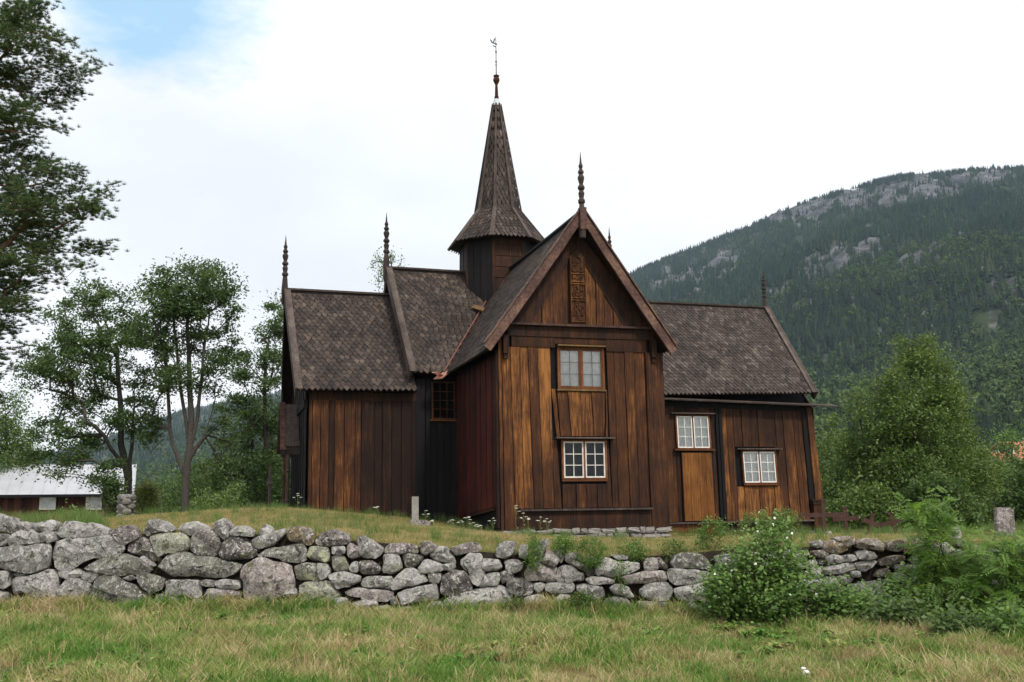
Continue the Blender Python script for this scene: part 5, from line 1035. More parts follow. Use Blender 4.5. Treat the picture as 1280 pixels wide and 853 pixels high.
# small white two-part litter in the foreground grass
p = at_depth(1008, 842, 10.6); z_ = gh(p[0], p[1])
lt = thing("mushroom_pair", "two small white rounded caps standing out in the foreground grass", "mushrooms", (p[0], p[1], z_), 0)
mb = MB(); mb.lathe([(.012, 0), (.012, .06), (.036, .065), (.032, .08), (.015, .09), (.001, .092)], 12, (0, 0, .02)); mb.build("cap", M_WHITEP2, lt)
mb = MB(); mb.lathe([(.012, 0), (.012, .05), (.028, .055), (.024, .066), (.01, .072), (.001, .074)], 12, (-.01, .06, .06)); mb.build("cap", M_WHITEP2, lt)
# ------------------------------------------------------------------ trees, shrubs, plants
def leaf_cards(C, N_, size, aspect=0.5, droop=0.0, rs=0.3):
    """C centres (n,3), N_ facing (n,3) -> folded leaf of 4 points / 2 triangles each"""
    n = len(C); N_ = N_ / np.linalg.norm(N_, axis=1, keepdims=True)
    r = nprng.normal(size=(n, 3)); A = np.cross(N_, r); A /= np.linalg.norm(A, axis=1, keepdims=True); B = np.cross(N_, A)
    L = size * (1 + nprng.uniform(-rs, rs, n)); A = A * L[:, None] * 0.5; B = B * (L * aspect * 0.5)[:, None]
    V = np.stack([C - A, C + B - N_ * (L * .08)[:, None], C + A - np.array([0, 0, 1.0]) * (L * droop)[:, None], C - B - N_ * (L * .08)[:, None]], 1).reshape(-1, 3)
    i = np.arange(n) * 4
    F = np.stack([np.stack([i, i + 1, i + 2], 1), np.stack([i, i + 2, i + 3], 1)], 1).reshape(-1, 3)
    return V, F
def tube_mesh(name, nodes, parent, rad, mat, sides=6):
    """tapered limbs: nodes (n,3), parent index, radius"""
    vs = []; fs = []
    P = np.array(nodes)
    for i in range(len(P)):
        p = parent[i]
        if p < 0: continue
        a, b2 = Vector(P[p]), Vector(P[i]); d = (b2 - a)
        if d.length < 1e-5: continue
        d.normalize(); s = d.orthogonal().normalized(); u = d.cross(s); k = sides if rad[i] > 0.03 else 4 if rad[i] > .012 else 3; b0 = len(vs)
        ra = min(rad[p], rad[i] * 1.35)
        for q, r_ in ((a - d * ra * .3, ra), (b2, rad[i])):
            for j in range(k): an = 2 * math.pi * j / k; vs.append(q + (s * math.cos(an) + u * math.sin(an)) * r_)
        for j in range(k): fs.append((b0 + j, b0 + (j + 1) % k, b0 + k + (j + 1) % k, b0 + k + j))
    return mesh_np(name, np.array([tuple(v) for v in vs]), fs, (mat,), smooth=True)
def skeleton(trunks, attractors, rng, tip=0.008, seg=0.45, up=0.35, power=1.55, base_min=0.0):
    """trunks: list of polylines (first point on the ground); attractors hang on to the nearest limb"""
    nodes = []; par = []; own = []
    for ti, tl in enumerate(trunks):
        prev = -1
        for a, b2 in zip(tl, tl[1:]):
            a, b2 = np.array(a, float), np.array(b2, float); k = max(1, int(np.linalg.norm(b2 - a) / seg))
            if prev < 0: nodes.append(a); par.append(-1); prev = len(nodes) - 1
            for j in range(1, k + 1): nodes.append(a + (b2 - a) * j / k + rng.normal(0, .02, 3)); par.append(prev); prev = len(nodes) - 1
        own += [ti] * (len(nodes) - len(own))
    nodes = [np.array(n) for n in nodes]; z0 = min(n[2] for n in nodes)
    T = np.array(nodes); att = sorted(attractors, key=lambda a: np.linalg.norm(T - a, axis=1).min())
    tips = []
    for a in att:
        Nn = np.array(nodes); D = a - Nn; dist = np.linalg.norm(D, axis=1)
        cost = dist + np.maximum(0, -D[:, 2]) * 1.2 + np.where(Nn[:, 2] < z0 + base_min, 4, 0) - np.minimum(D[:, 2], 0.6 * dist) * up
        i = int(np.argmin(cost)); s = nodes[i]; dd = a - s; L = np.linalg.norm(dd)
        if L < 0.05: continue
        k = max(1, int(L / seg)); mid = s + dd * .5 + np.array([0, 0, L * rng.uniform(-.02, .12)]) + rng.normal(0, .05 * L, 3); prev = i
        for j in range(1, k + 1):
            f = j / k; p = (1 - f) ** 2 * s + 2 * f * (1 - f) * mid + f * f * a; nodes.append(p); par.append(prev); prev = len(nodes) - 1
        tips.append(prev)
    n = len(nodes); w_ = np.zeros(n); ch = [0] * n
    for i in range(n):
        if par[i] >= 0: ch[par[i]] += 1
    for i in range(n - 1, -1, -1):
        if ch[i] == 0: w_[i] = max(w_[i], tip ** power)
        if par[i] >= 0: w_[par[i]] += w_[i]
    r_ = w_ ** (1 / power); r_ = r_ / r_.max(); zz = np.array(nodes)[:, 2]; zt_ = (zz - zz.min()) / (np.ptp(zz) + 1e-6)
    lim = 1.0 - 0.78 * zt_ ** .8; ow = np.array(own + [9] * (n - len(own))); lim = np.where(ow == 0, lim, np.minimum(lim, 0.50 - .3 * zt_))
    return np.array(nodes), par, np.minimum(r_, lim)
def crown_attractors(blobs, n, rng, zflat=1.0):
    """blobs: (x,y,z,rx,ry,rz) ellipsoids; points favour their shells"""
    vol = np.array([b_[3] * b_[4] * b_[5] for b_ in blobs]) ** 0.8; pr = vol / vol.sum(); out_ = []
    for _ in range(n):
        b_ = blobs[rng.choice(len(blobs), p=pr)]; d = rng.normal(size=3); d /= np.linalg.norm(d); r = rng.uniform(.25, 1) ** .5
        out_.append(np.array(b_[:3]) + d * r * np.array(b_[3:]))
    return out_
def make_tree(name, label, cat, group, base, trunks, blobs, natt, nleaf, lsize, lmat, bark, seed, spread_=0.30, flat=0.6, trunk_r=None, tip=0.008, aspect=0.5, upn=0.7, base_min=1.5, droop=0.1, seg=0.45, up=0.35):
    """coordinates relative to the base point"""
    rng = np.random.default_rng(seed); t_ = thing(name, label, cat, tuple(base), 0, group)
    att = crown_attractors(blobs, natt, rng); nodes, par, rad = skeleton(trunks, att, rng, tip=tip, base_min=base_min, seg=seg, up=up)
    if trunk_r: rad = rad * (trunk_r / rad.max()); rad = np.maximum(rad, tip * 0.8)
    link("trunk", tube_mesh("trunk", nodes, par, rad, bark), t_)
    A_ = np.array(att); pr = rng.uniform(.4, 1.6, len(A_)); pr /= pr.sum(); pick = rng.choice(len(A_), nleaf, p=pr)
    C = A_[pick] + rng.normal(0, 1, (nleaf, 3)) * np.array([spread_, spread_, spread_ * flat]) * rng.uniform(.5, 1.3, (len(A_), 1))[pick]
    Nn = rng.normal(0, 1, (nleaf, 3)) + np.array([0, 0, upn * 1.6]); V, F = leaf_cards(C, Nn, lsize, aspect, droop)
    tn = np.clip(rng.normal(.5, .2, len(A_))[pick] * .5 + rng.normal(.5, .25, nleaf) * .5, 0, 1)
    link("crown", mesh_np("crown", V, F, (lmat,), {"tint": np.repeat(tn, 4)}), t_)
    return t_
def px_rel(base, px, py, dD=0.0):
    p = at_depth(px, py, base[1] + dD); return p - base
def px_blob(base, x0, x1, y0, y1, dD=0.0, ry=None):
    """crown ellipsoid spanning this part of the picture at the tree's own distance"""
    c_ = px_rel(base, (x0 + x1) / 2, (y0 + y1) / 2, dD); s = (base[1] + dD) / FPX; rx = (x1 - x0) / 2 * s; rz = (y1 - y0) / 2 * s
    return (c_[0], c_[1], c_[2], rx, ry or max(rx, .3), rz)

# --- three rowans left of the church
B = px_base(158, 645, 40)
make_tree("rowan_tree", "bushy rowan with two stems beside the low stone pillar, branches over the barn roof", "tree", "rowan trees on the churchyard", B,
    [[(0, 0, 0), px_rel(B, 160, 600), px_rel(B, 152, 555), px_rel(B, 150, 500), px_rel(B, 145, 430)], [(0.1, 0, 0), px_rel(B, 163, 590), px_rel(B, 166, 540), px_rel(B, 168, 480)], [(0.05, .1, 0.4), px_rel(B, 158, 590), px_rel(B, 130, 545, -1), px_rel(B, 95, 510, -2)]],
    [px_blob(B, 60, 185, 348, 480), px_blob(B, 30, 150, 400, 510, -1), px_blob(B, 75, 190, 460, 560, 0), px_blob(B, 20, 120, 520, 600, -1), px_blob(B, 95, 145, 345, 400), px_blob(B, 150, 195, 380, 470, 1), px_blob(B, 60, 150, 560, 615, -1)],
    210, 33000, 0.125, L_ROWAN, M_BARK, 21, spread_=0.27, trunk_r=0.19, base_min=1.3)
B = px_base(231, 643, 38)
make_tree("rowan_tree", "tall rowan with a bare leaning trunk and fan of stems, middle of the three", "tree", "rowan trees on the churchyard", B,
    [[(0, 0, 0), px_rel(B, 233, 600), px_rel(B, 237, 560), px_rel(B, 239, 520), px_rel(B, 236, 440), px_rel(B, 232, 370)], [px_rel(B, 233, 600), px_rel(B, 215, 555), px_rel(B, 210, 500), px_rel(B, 207, 440), px_rel(B, 192, 400)], [px_rel(B, 237, 560), px_rel(B, 228, 500), px_rel(B, 220, 430), px_rel(B, 215, 380)],
     [px_rel(B, 237, 565), px_rel(B, 247, 520), px_rel(B, 254, 450), px_rel(B, 262, 390)], [px_rel(B, 237, 575), px_rel(B, 256, 545), px_rel(B, 270, 500)]],
    [px_blob(B, 172, 300, 325, 410), px_blob(B, 165, 240, 350, 450, 0), px_blob(B, 230, 302, 340, 470, 0), px_blob(B, 195, 290, 400, 500, 0), px_blob(B, 205, 270, 318, 360, 0), px_blob(B, 245, 290, 490, 560, 1), px_blob(B, 170, 215, 440, 530, 1), px_blob(B, 165, 205, 500, 560, 1), px_blob(B, 250, 300, 540, 600, 1)],
    190, 27000, 0.125, L_ROWAN, M_BARK, 22, spread_=0.27, trunk_r=0.16, base_min=2.6)
B = px_base(334, 643, 43)
make_tree("rowan_tree", "shady rowan close behind the west gable of the church", "tree", "rowan trees on the churchyard", B,
    [[(0, 0, 0), px_rel(B, 334, 600), px_rel(B, 332, 540), px_rel(B, 330, 480), px_rel(B, 335, 430)], [(-.5, .2, 0), px_rel(B, 319, 600), px_rel(B, 316, 550), px_rel(B, 312, 500)], [px_rel(B, 319, 600), px_rel(B, 290, 595), px_rel(B, 262, 590)]],
    [px_blob(B, 315, 380, 380, 470), px_blob(B, 285, 350, 415, 520), px_blob(B, 270, 345, 480, 600), px_blob(B, 300, 375, 500, 590, 1), px_blob(B, 320, 390, 365, 430, 2), px_blob(B, 245, 300, 560, 615, 0), px_blob(B, 295, 355, 560, 630, -1), px_blob(B, 320, 365, 400, 560, -1)],
    170, 24000, 0.13, L_ROWAN, M_BARKD, 23, spread_=0.28, trunk_r=0.17, base_min=1.2)
# --- broad tree right of the church
B = px_base(1118, 660, 46)
make_tree("willow_tree", "broad dome-shaped green tree right of the chancel behind the graves", "tree", None, B,
    [[(0, 0, 0), px_rel(B, 1122, 600), px_rel(B, 1130, 540), px_rel(B, 1138, 470), px_rel(B, 1142, 420)], [(0.3, 0, 0), px_rel(B, 1145, 600), px_rel(B, 1165, 560), px_rel(B, 1190, 520)], [(-.2, 0, 0), px_rel(B, 1095, 600), px_rel(B, 1080, 550), px_rel(B, 1070, 500)], [(0, 0, .5), px_rel(B, 1150, 590), px_rel(B, 1195, 585), px_rel(B, 1215, 570)]],
    [px_blob(B, 1120, 1165, 410, 480), px_blob(B, 1090, 1195, 440, 540), px_blob(B, 1055, 1150, 480, 610), px_blob(B, 1130, 1225, 480, 610), px_blob(B, 1040, 1130, 540, 640), px_blob(B, 1140, 1240, 550, 650), px_blob(B, 1075, 1205, 500, 650, -1)],
    330, 66000, 0.15, L_BIRCH, M_BARK, 31, spread_=0.33, trunk_r=0.15, base_min=0.8, flat=.8)
# --- sparse birch whose top shows over the nave
B = np.array([-6.0, 52.0, gh(-6.0, 52.0)])
make_tree("birch_tree", "thin birch top rising behind the nave roof", "tree", None, B, [[(0, 0, 0), (0.1, 0, 5), px_rel(B, 492, 400), px_rel(B, 490, 340), px_rel(B, 487, 318)]],
    [px_blob(B, 458, 518, 312, 360), px_blob(B, 470, 512, 350, 420), px_blob(B, 455, 480, 330, 350)], 60, 1500, 0.13, L_BIRCH, M_BARK, 33, spread_=0.14, trunk_r=0.14, base_min=6, flat=1.6)
# --- background trees
def bg_tree(px, pytop, pybase, D, wpx, seed, label, mat=L_MID, nleaf=5000, ls=0.20, name="leafy_tree", group="leafy trees beyond the churchyard"):
    B = px_base(px, pybase, D); h = pybase - pytop; w2 = wpx / 2; rr = random.Random(seed)
    bl = [px_blob(B, px - w2 * .55, px + w2 * .55, pytop, pytop + h * .45), px_blob(B, px - w2 * .9, px + w2 * .7, pytop + h * .25, pytop + h * .75), px_blob(B, px - w2 * .6, px + w2, pytop + h * .35, pytop + h * .9), px_blob(B, px - w2, px + w2 * .9, pytop + h * .5, pytop + h * 1.0)]
    make_tree(name, label, "tree", group, B, [[(0, 0, 0), px_rel(B, px + rr.uniform(-3, 3), pybase - h * .4), px_rel(B, px + rr.uniform(-4, 4), pytop + h * .15)]], bl, 110, nleaf, ls, mat, M_BARKD, seed, spread_=0.40 * D / 60, trunk_r=0.16 * D / 60, base_min=0.8, flat=.9, seg=1.0)
BG = [(305, 590, 655, 75, 150, L_BIRCH, "pale green tree low behind the gap between the rowans"), (250, 572, 655, 85, 90, L_MID, "mid green tree behind the bare rowan trunk"), (205, 600, 658, 90, 70, L_MID, "small green tree between barn gable and rowan trunk"),
      (350, 560, 655, 62, 70, L_MID, "leafy tree in the shade beside the west door"), (8, 470, 660, 62, 80, L_BIRCH, "pale tree at the picture's left edge above the barn"), (-50, 430, 660, 60, 120, L_MID, "green tree beyond the barn, cut by the picture edge"),
      (1035, 520, 665, 62, 90, L_BIRCH, "light green tree touching the chancel corner"), (1062, 560, 665, 55, 80, L_MID, "low green tree behind the iron crosses"), (1225, 560, 668, 52, 90, L_BIRCH, "yellow-green tree between broad tree and gravestone"),
      (1290, 575, 668, 48, 110, L_MID, "dense green tree behind the tall gravestone"), (1265, 535, 640, 105, 60, L_BRIGHT, "bright birch in front of the red-roofed house"), (1205, 545, 645, 110, 60, L_BIRCH, "distant birch right of the broad tree's crown"),
      (1360, 520, 665, 60, 130, L_MID, "green tree beyond the picture's right edge"), (1000, 590, 662, 70, 70, L_MID, "dark green tree behind the chancel's east end"), (1170, 600, 668, 42, 110, L_MID, "low leafy tree under the broad crown"), (1085, 610, 668, 43, 90, L_BIRCH, "low leafy bush-like tree behind the leaning crosses")]
for i, (px, yt, yb, D, wd, mt, lb) in enumerate(BG):
    bg_tree(px, yt, yb, D, wd, 50 + i, lb, mt, nleaf=16000 if D < 70 else 9000, ls=0.17 * max(1, D / 60))

# --- the big pine on the left edge
def make_pine():
    rng = np.random.default_rng(5); D = 21.0; B = px_base(-95, 660, D); t_ = thing("pine_tree", "huge dark pine with layered boughs reaching in at the top left", "tree", tuple(B))
    tr_ = [[(0, 0, 0), px_rel(B, -92, 450), px_rel(B, -90, 250), px_rel(B, -85, 100), px_rel(B, -80, -60), px_rel(B, -75, -260)]]
    # boughs: (tip x, tip y, thickness in px, root y, depth offset)
    bo = [(60, 8, 26, 60, 0), (112, 78, 24, 110, .3), (70, 50, 24, 100, -1), (100, 105, 30, 150, .8), (45, 30, 30, 70, 1.5), (58, 150, 20, 210, 0), (35, 135, 22, 180, -1.5), (20, 175, 25, 200, .5),
          (88, 215, 22, 270, -.6), (122, 240, 26, 290, .2), (70, 200, 24, 250, 1.2), (118, 262, 20, 300, -.8), (95, 285, 26, 330, .6), (60, 255, 34, 300, -1.5), (120, 312, 20, 350, .1), (80, 330, 26, 370, -1), (50, 300, 34, 340, 1.3),
          (40, 355, 24, 395, 0), (20, 380, 24, 420, -1), (5, 410, 22, 440, .8), (0, 330, 30, 380, 0), (15, 240, 26, 280, 0), (10, 90, 26, 130, 0), (18, 20, 26, 50, -1), (-20, 460, 22, 480, 0), (-10, 500, 16, 520, .4), (15, 440, 12, 450, -.5),
          (-180, 60, 40, 120, 1), (-230, 200, 40, 260, -1), (-200, 330, 40, 380, 1), (-60, -60, 50, 0, 2), (-120, -120, 50, -60, -1), (-40, -150, 50, -100, 0), (20, -50, 40, 0, 1)]
    att = []
    for tx, ty, th, ry, dd in bo:
        root = px_rel(B, -88, ry); tipp = px_rel(B, tx, ty, dd); n_ = int(15 + th * 0.65)
        for _ in range(n_):
            f = rng.uniform(.25, 1) ** .6; p = root + (tipp - root) * f; wy = (1.15 - f * .65) * 1.3
            att.append(p + np.array([rng.normal(0, .22), rng.normal(0, .5) * wy, rng.normal(0, 1) * th / 2 * D / FPX * .50 + .08 * math.sin(f * 3)]))
    nodes, par, rad = skeleton(tr_, att, rng, tip=0.010, base_min=3, seg=.4, up=0.1); rad = rad * (0.26 / rad.max()); rad = np.clip(rad, .005, None)
    link("trunk", tube_mesh("trunk", nodes, par, rad, M_BARKP), t_)
    A_ = np.array(att); nt_ = 15; T = (A_[:, None] + rng.normal(0, 1, (len(A_), nt_, 3)) * np.array([.13, .13, .06])).reshape(-1, 3)   # tufts
    nn = 26; C = np.repeat(T, nn, 0); d = rng.normal(0, 1, (len(C), 3)); d[:, 2] = np.abs(d[:, 2]) * .8 + .1; d /= np.linalg.norm(d, axis=1, keepdims=True)
    L = rng.uniform(.06, .11, len(C))[:, None]; s = np.cross(d, rng.normal(0, 1, d.shape)); s /= np.linalg.norm(s, axis=1, keepdims=True)
    V = np.stack([C - s * .0055, C + s * .0055, C + d * L], 1).reshape(-1, 3); F = np.arange(len(C) * 3).reshape(-1, 3)
    tn = np.clip(np.repeat(rng.normal(.45, .2, len(T)), nn) + rng.normal(0, .12, len(C)), 0, 1)
    link("crown", mesh_np("crown", V, F, (L_PINE,), {"tint": np.repeat(tn, 3)}), t_); print("pine needles", len(C))
make_pine()

# --- shrubs before and on the wall
def pinnate(C, D_, N_, L, nl=7):
    """compound leaves: C base, D_ direction, L length"""
    n = len(C); Vs = []; Fs = []; b0 = 0
    S = np.cross(D_, N_); S /= np.linalg.norm(S, axis=1, keepdims=True)
    for k in range(nl):
        f = (k + 1) / nl
        for sg in ((-1, 1) if k < nl - 1 else (0,)):
            p = C + D_ * (L * f)[:, None] - np.array([0, 0, 1]) * (L * .22 * f * f)[:, None]; dr = (D_ * .55 + S * sg) if sg else D_; dr = dr / np.linalg.norm(dr, axis=1, keepdims=True)
            ll = (L * .30)[:, None]; w_ = np.cross(dr, N_); w_ /= np.linalg.norm(w_, axis=1, keepdims=True)
            V = np.stack([p, p + dr * ll * .5 + w_ * ll * .17, p + dr * ll - N_ * ll * .1, p + dr * ll * .5 - w_ * ll * .17], 1).reshape(-1, 3); Vs.append(V)
            i = np.arange(n) * 4 + b0; Fs.append(np.concatenate([np.stack([i, i + 1, i + 2], 1), np.stack([i, i + 2, i + 3], 1)])); b0 += 4 * n
    return np.concatenate(Vs), np.concatenate(Fs)
def shrub(name, label, base, blobs, natt, nleaf, ls, mat, seed, kind="leaf", group=None, cat="shrub", spread_=.13, tip=.003, tr_r=.02, stems=5, aspect=.6, flowers=0):
    rng = np.random.default_rng(seed); t_ = thing(name, label, cat, tuple(base), 0, group); att = crown_attractors(blobs, natt, rng); att = [a for a in att if a[2] > .03]
    top = max(a[2] for a in att); xs_ = [a[0] for a in att]
    trs = [[(rng.normal(0, .06), rng.normal(0, .06), 0), (rng.uniform(min(xs_), max(xs_)) * .25, rng.normal(0, .12), top * .3), (rng.uniform(min(xs_), max(xs_)) * .6, rng.normal(0, .25), top * rng.uniform(.55, .85))] for _ in range(stems)]
    nodes, par, rad = skeleton(trs, att, rng, tip=tip, seg=.15); rad *= tr_r / rad.max(); rad = np.maximum(rad, tip)
    link("stem", tube_mesh("stem", nodes, par, rad, M_BARKD if kind != "weed" else M_STALK), t_)
    A_ = np.array(att); pk = rng.integers(0, len(A_), nleaf); C = A_[pk] + rng.normal(0, spread_, (nleaf, 3)); C[:, 2] = np.maximum(C[:, 2], .01)
    Nn = rng.normal(0, .45, (nleaf, 3)) + np.array([0, -.25, 1]); Nn /= np.linalg.norm(Nn, axis=1, keepdims=True)
    if kind == "pinnate":
        dd = rng.normal(0, 1, (nleaf, 3)) + (C - A_.mean(0)) * .8; dd[:, 2] *= .4; dd -= Nn * (dd * Nn).sum(1, keepdims=True); dd /= np.linalg.norm(dd, axis=1, keepdims=True); V, F = pinnate(C, dd, Nn, rng.uniform(.7, 1.2, nleaf) * ls); k_ = len(V) // nleaf
        tn = np.clip(rng.normal(.5, .22, nleaf), 0, 1); tint = np.concatenate([np.repeat(tn, 4)] * (k_ // 4))
    else:
        V, F = leaf_cards(C, Nn if kind != "weed" else rng.normal(0, 1, (nleaf, 3)), ls, aspect, .1); tn = np.clip(rng.normal(.5, .18, len(A_))[pk] + rng.normal(0, .18, nleaf), 0, 1); tint = np.repeat(tn, 4)
    link("leaves", mesh_np("leaves", V, F, (mat,), {"tint": tint}), t_, kind="stuff")
    if flowers:
        pk = rng.integers(0, len(A_), flowers); C = A_[pk] + rng.normal(0, .06, (flowers, 3)) + np.array([0, -.05, .05]); V, F = leaf_cards(C, rng.normal(0, 1, (flowers, 3)) + np.array([0, -1, .8]), .045, .9)
        link("blossom", mesh_np("blossom", V, F, (L_FLOWER,)), t_, kind="stuff")
    return t_
def fb(px, py, D):
    p = at_depth(px, py, D); return np.array([p[0], p[1], gh(p[0], p[1]) - .03])
B = fb(962, 778, 16.0)
shrub("leafy_shrub", "big round leafy shrub before the wall below the chancel", B, [px_blob(B, 900, 1020, 690, 780), px_blob(B, 925, 1000, 672, 740), px_blob(B, 885, 950, 695, 765), px_blob(B, 985, 1040, 710, 780), px_blob(B, 935, 985, 655, 690), px_blob(B, 915, 1010, 740, 785)], 130, 9500, .066, L_BRIGHT, 61, aspect=.75, flowers=90)
B = fb(1180, 795, 16.3)
shrub("rowan_sapling", "tall feathery-leaved rowan sapling rising above the wall at right", B, [px_blob(B, 1150, 1212, 650, 730), px_blob(B, 1140, 1225, 700, 790), px_blob(B, 1160, 1195, 626, 665), px_blob(B, 1168, 1182, 618, 640), px_blob(B, 1140, 1200, 740, 800), px_blob(B, 1136, 1158, 634, 660), px_blob(B, 1150, 1172, 645, 690)], 130, 1900, .22, L_SAP, 62, "pinnate", "rowan saplings by the wall", spread_=.10, tr_r=.02, stems=3)
B = fb(1250, 812, 15.6)
shrub("rowan_sapling", "dense rowan sapling at the right edge below the tall gravestone", B, [px_blob(B, 1205, 1290, 690, 790), px_blob(B, 1220, 1280, 670, 730), px_blob(B, 1200, 1300, 740, 815), px_blob(B, 1260, 1340, 660, 800)], 130, 2000, .22, L_SAP, 63, "pinnate", "rowan saplings by the wall", spread_=.11, tr_r=.02, stems=4)
for i, (px, py, D, x0, x1, yt, lb, n_, mt) in enumerate([
    (1065, 800, 15.8, 1025, 1105, 752, "raspberry thicket between the round shrub and the saplings", 3000, L_BRIGHT), (1125, 812, 15.2, 1085, 1165, 762, "low raspberry thicket left of the rowan sapling", 3000, L_MID),
    (1120, 775, 16.3, 1105, 1160, 732, "leafy thicket against the wall under the mossy stones", 1500, L_BRIGHT), (1200, 838, 14.2, 1155, 1250, 790, "nettle clump in front of the saplings", 2500, L_MID), (1270, 846, 13.8, 1235, 1310, 775, "bright nettle clump in the lower right corner", 2300, L_BRIGHT),
    (1050, 770, 16.2, 1020, 1070, 745, "small thicket beside the round shrub at the wall foot", 1500, L_MID), (905, 772, 16.4, 880, 930, 725, "low shrub sprawling from the wall beside the round shrub", 1500, L_BRIGHT)]):
    B = fb(px, py, D); shrub("bramble_thicket", lb, B, [px_blob(B, x0, x1, yt, py), px_blob(B, x0 + 8, x1 - 12, yt - 6, (yt + py) / 2)], 70, n_, .075, mt, 70 + i, group="thickets along the wall foot", aspect=.6, tr_r=.01)
def wall_top_plant(px, pyb, D): p = at_depth(px, pyb, D); return p
for i, (px, yb, D, x0, x1, yt, lb, n_, mt, nm) in enumerate([
    (740, 712, 17.28, 722, 757, 673, "fresh green tansy clump rooted on top of the wall", 2600, L_BRIGHT, "tansy_clump"), (700, 692, 17.4, 688, 716, 672, "small green clump on the wall left of the tansy", 900, L_BRIGHT, "weed_clump"), (667, 712, 17.15, 656, 678, 674, "trailing weed hanging over the wall stones", 700, L_BRIGHT, "weed_clump"),
    (725, 768, 16.9, 713, 745, 742, "green weed clump at the wall foot under the tansy", 900, L_MID, "weed_clump"), (790, 700, 17.5, 770, 812, 680, "thin green weeds on the wall right of the tansy", 800, L_BRIGHT, "weed_clump"), (645, 762, 16.9, 630, 660, 752, "low weeds at the foot of the wall's long slab", 500, L_MID, "weed_clump"),
    (892, 700, 17.6, 868, 915, 650, "tall leafy weeds between the wall and the amber door", 1300, L_BRIGHT, "weed_clump"), (955, 690, 17.7, 920, 1000, 640, "sprawling wild rose above the round shrub", 1900, L_BIRCH, "wild_rose"), (840, 700, 17.5, 825, 862, 678, "grey-green weeds on the wall below the door", 600, L_BIRCH, "weed_clump"),
    (775, 740, 17.0, 768, 786, 700, "thin weed growing from a joint between wall stones", 220, L_BRIGHT, "weed_clump"), (985, 668, 18.5, 968, 1002, 640, "loose weeds before the chancel's last window", 500, L_BIRCH, "weed_clump")]):
    p = at_depth(px, yb, D); B = np.array([p[0], p[1], p[2] - .03])
    shrub(nm, lb, B, [px_blob(B, x0, x1, yt, yb, ry=.18), px_blob(B, x0 + 4, x1 - 4, yt, (yt + yb) / 2, ry=.15)], 40, n_, .035 if "tansy" in nm else .05, mt, 90 + i, kind="weed", cat="plant", spread_=.05, tr_r=.006, aspect=.35, flowers=25 if nm == "wild_rose" else 0)
# shrubs by the barn
for i, (px, yb, D, x0, x1, yt, lb, mt, n_) in enumerate([(181, 648, 42, 166, 200, 606, "yellow-green shrub right of the low stone pillar", L_YEL, 2500), (142, 648, 39, 130, 152, 595, "dark ivy-like shrub hugging the rowan stem", L_ROWAN, 2200), (92, 655, 34, 74, 112, 643, "low green bush below the barn window", L_BIRCH, 800)]):
    B = px_base(px, yb, D); shrub("garden_shrub", lb, B, [px_blob(B, x0, x1, yt, yb), px_blob(B, x0 + 3, x1 - 5, yt, (yt + yb) / 2)], 60, n_, .11, mt, 120 + i, spread_=.16, tr_r=.03)

# --- flower stalks with white umbels near the church wall
def umbel(px, yb, D, ht, lab, seed, n=1):
    rr = random.Random(seed); p = at_depth(px, yb, D); B = (p[0], p[1], gh(p[0], p[1]) - .02); t_ = thing("yarrow_stalk", lab, "flower", B, 0, "pale umbel flowers along the church wall")
    mb = MB(); fl = MB(); mb.beam((0, 0, 0), (rr.uniform(-.05, .05), 0, ht), .010, .010); hx = [(0, 0, ht)]
    for k in range(3): a = rr.uniform(0, 6); q = (0, 0, ht * rr.uniform(.4, .75)); e = (.11 * math.cos(a), .11 * math.sin(a), ht * rr.uniform(.78, .98)); mb.beam(q, e, .006, .006); hx.append(e)
    for _ in range(10): z = rr.uniform(.05, ht * .7); a = rr.uniform(0, 6.3); mb.add([(0, 0, z), (.07 * math.cos(a), .07 * math.sin(a), z + .03), (.05 * math.cos(a + .5), .05 * math.sin(a + .5), z + .05)], [(0, 1, 2)])
    for e in hx:
        for _ in range(16): a = rr.uniform(0, 6.3); r_ = rr.uniform(0, .045); fl.lathe([(.004, -.004), (.009, 0), (.003, .005)], 5, (e[0] + r_ * math.cos(a), e[1] + r_ * math.sin(a), e[2] + .01 - r_ * .2))
    mb.build("stalk", M_STALK, t_); fl.build("blossom", L_FLOWER, t_, kind="stuff")
UM = [(533, 655, 28, .45, "pale umbel beside the stone marker"), (541, 656, 28.5, .22, "low pale umbel right of the stone marker"), (577, 664, 28, .30, "umbel left of the transept corner post"), (586, 666, 28, .42, "tallest umbel in the dark church corner"), (592, 667, 28, .28, "umbel just right of the tallest corner umbel"),
      (600, 668, 27.5, .22, "short umbel near the transept corner"), (646, 672, 27, .80, "tall dry umbel at the transept's left corner"), (655, 674, 27, .62, "yarrow before the transept skirting, left one"), (661, 674, 27, .50, "yarrow with flat head beside the tall dry umbel"), (676, 676, 27, .55, "yarrow before the middle of the skirting"), (684, 677, 27, .52, "yarrow at the right of the skirting group"),
      (472, 650, 28, .38, "single pale umbel before the west wing"), (372, 642, 30, .50, "tall umbel near the west door"), (617, 668, 28, .45, "thin umbel against the transept corner"), (565, 660, 29, .3, "short umbel in the shaded corner")]
for i, (px, yb, D, h_, lb) in enumerate(UM): umbel(px, yb, D, h_, lb, 200 + i)
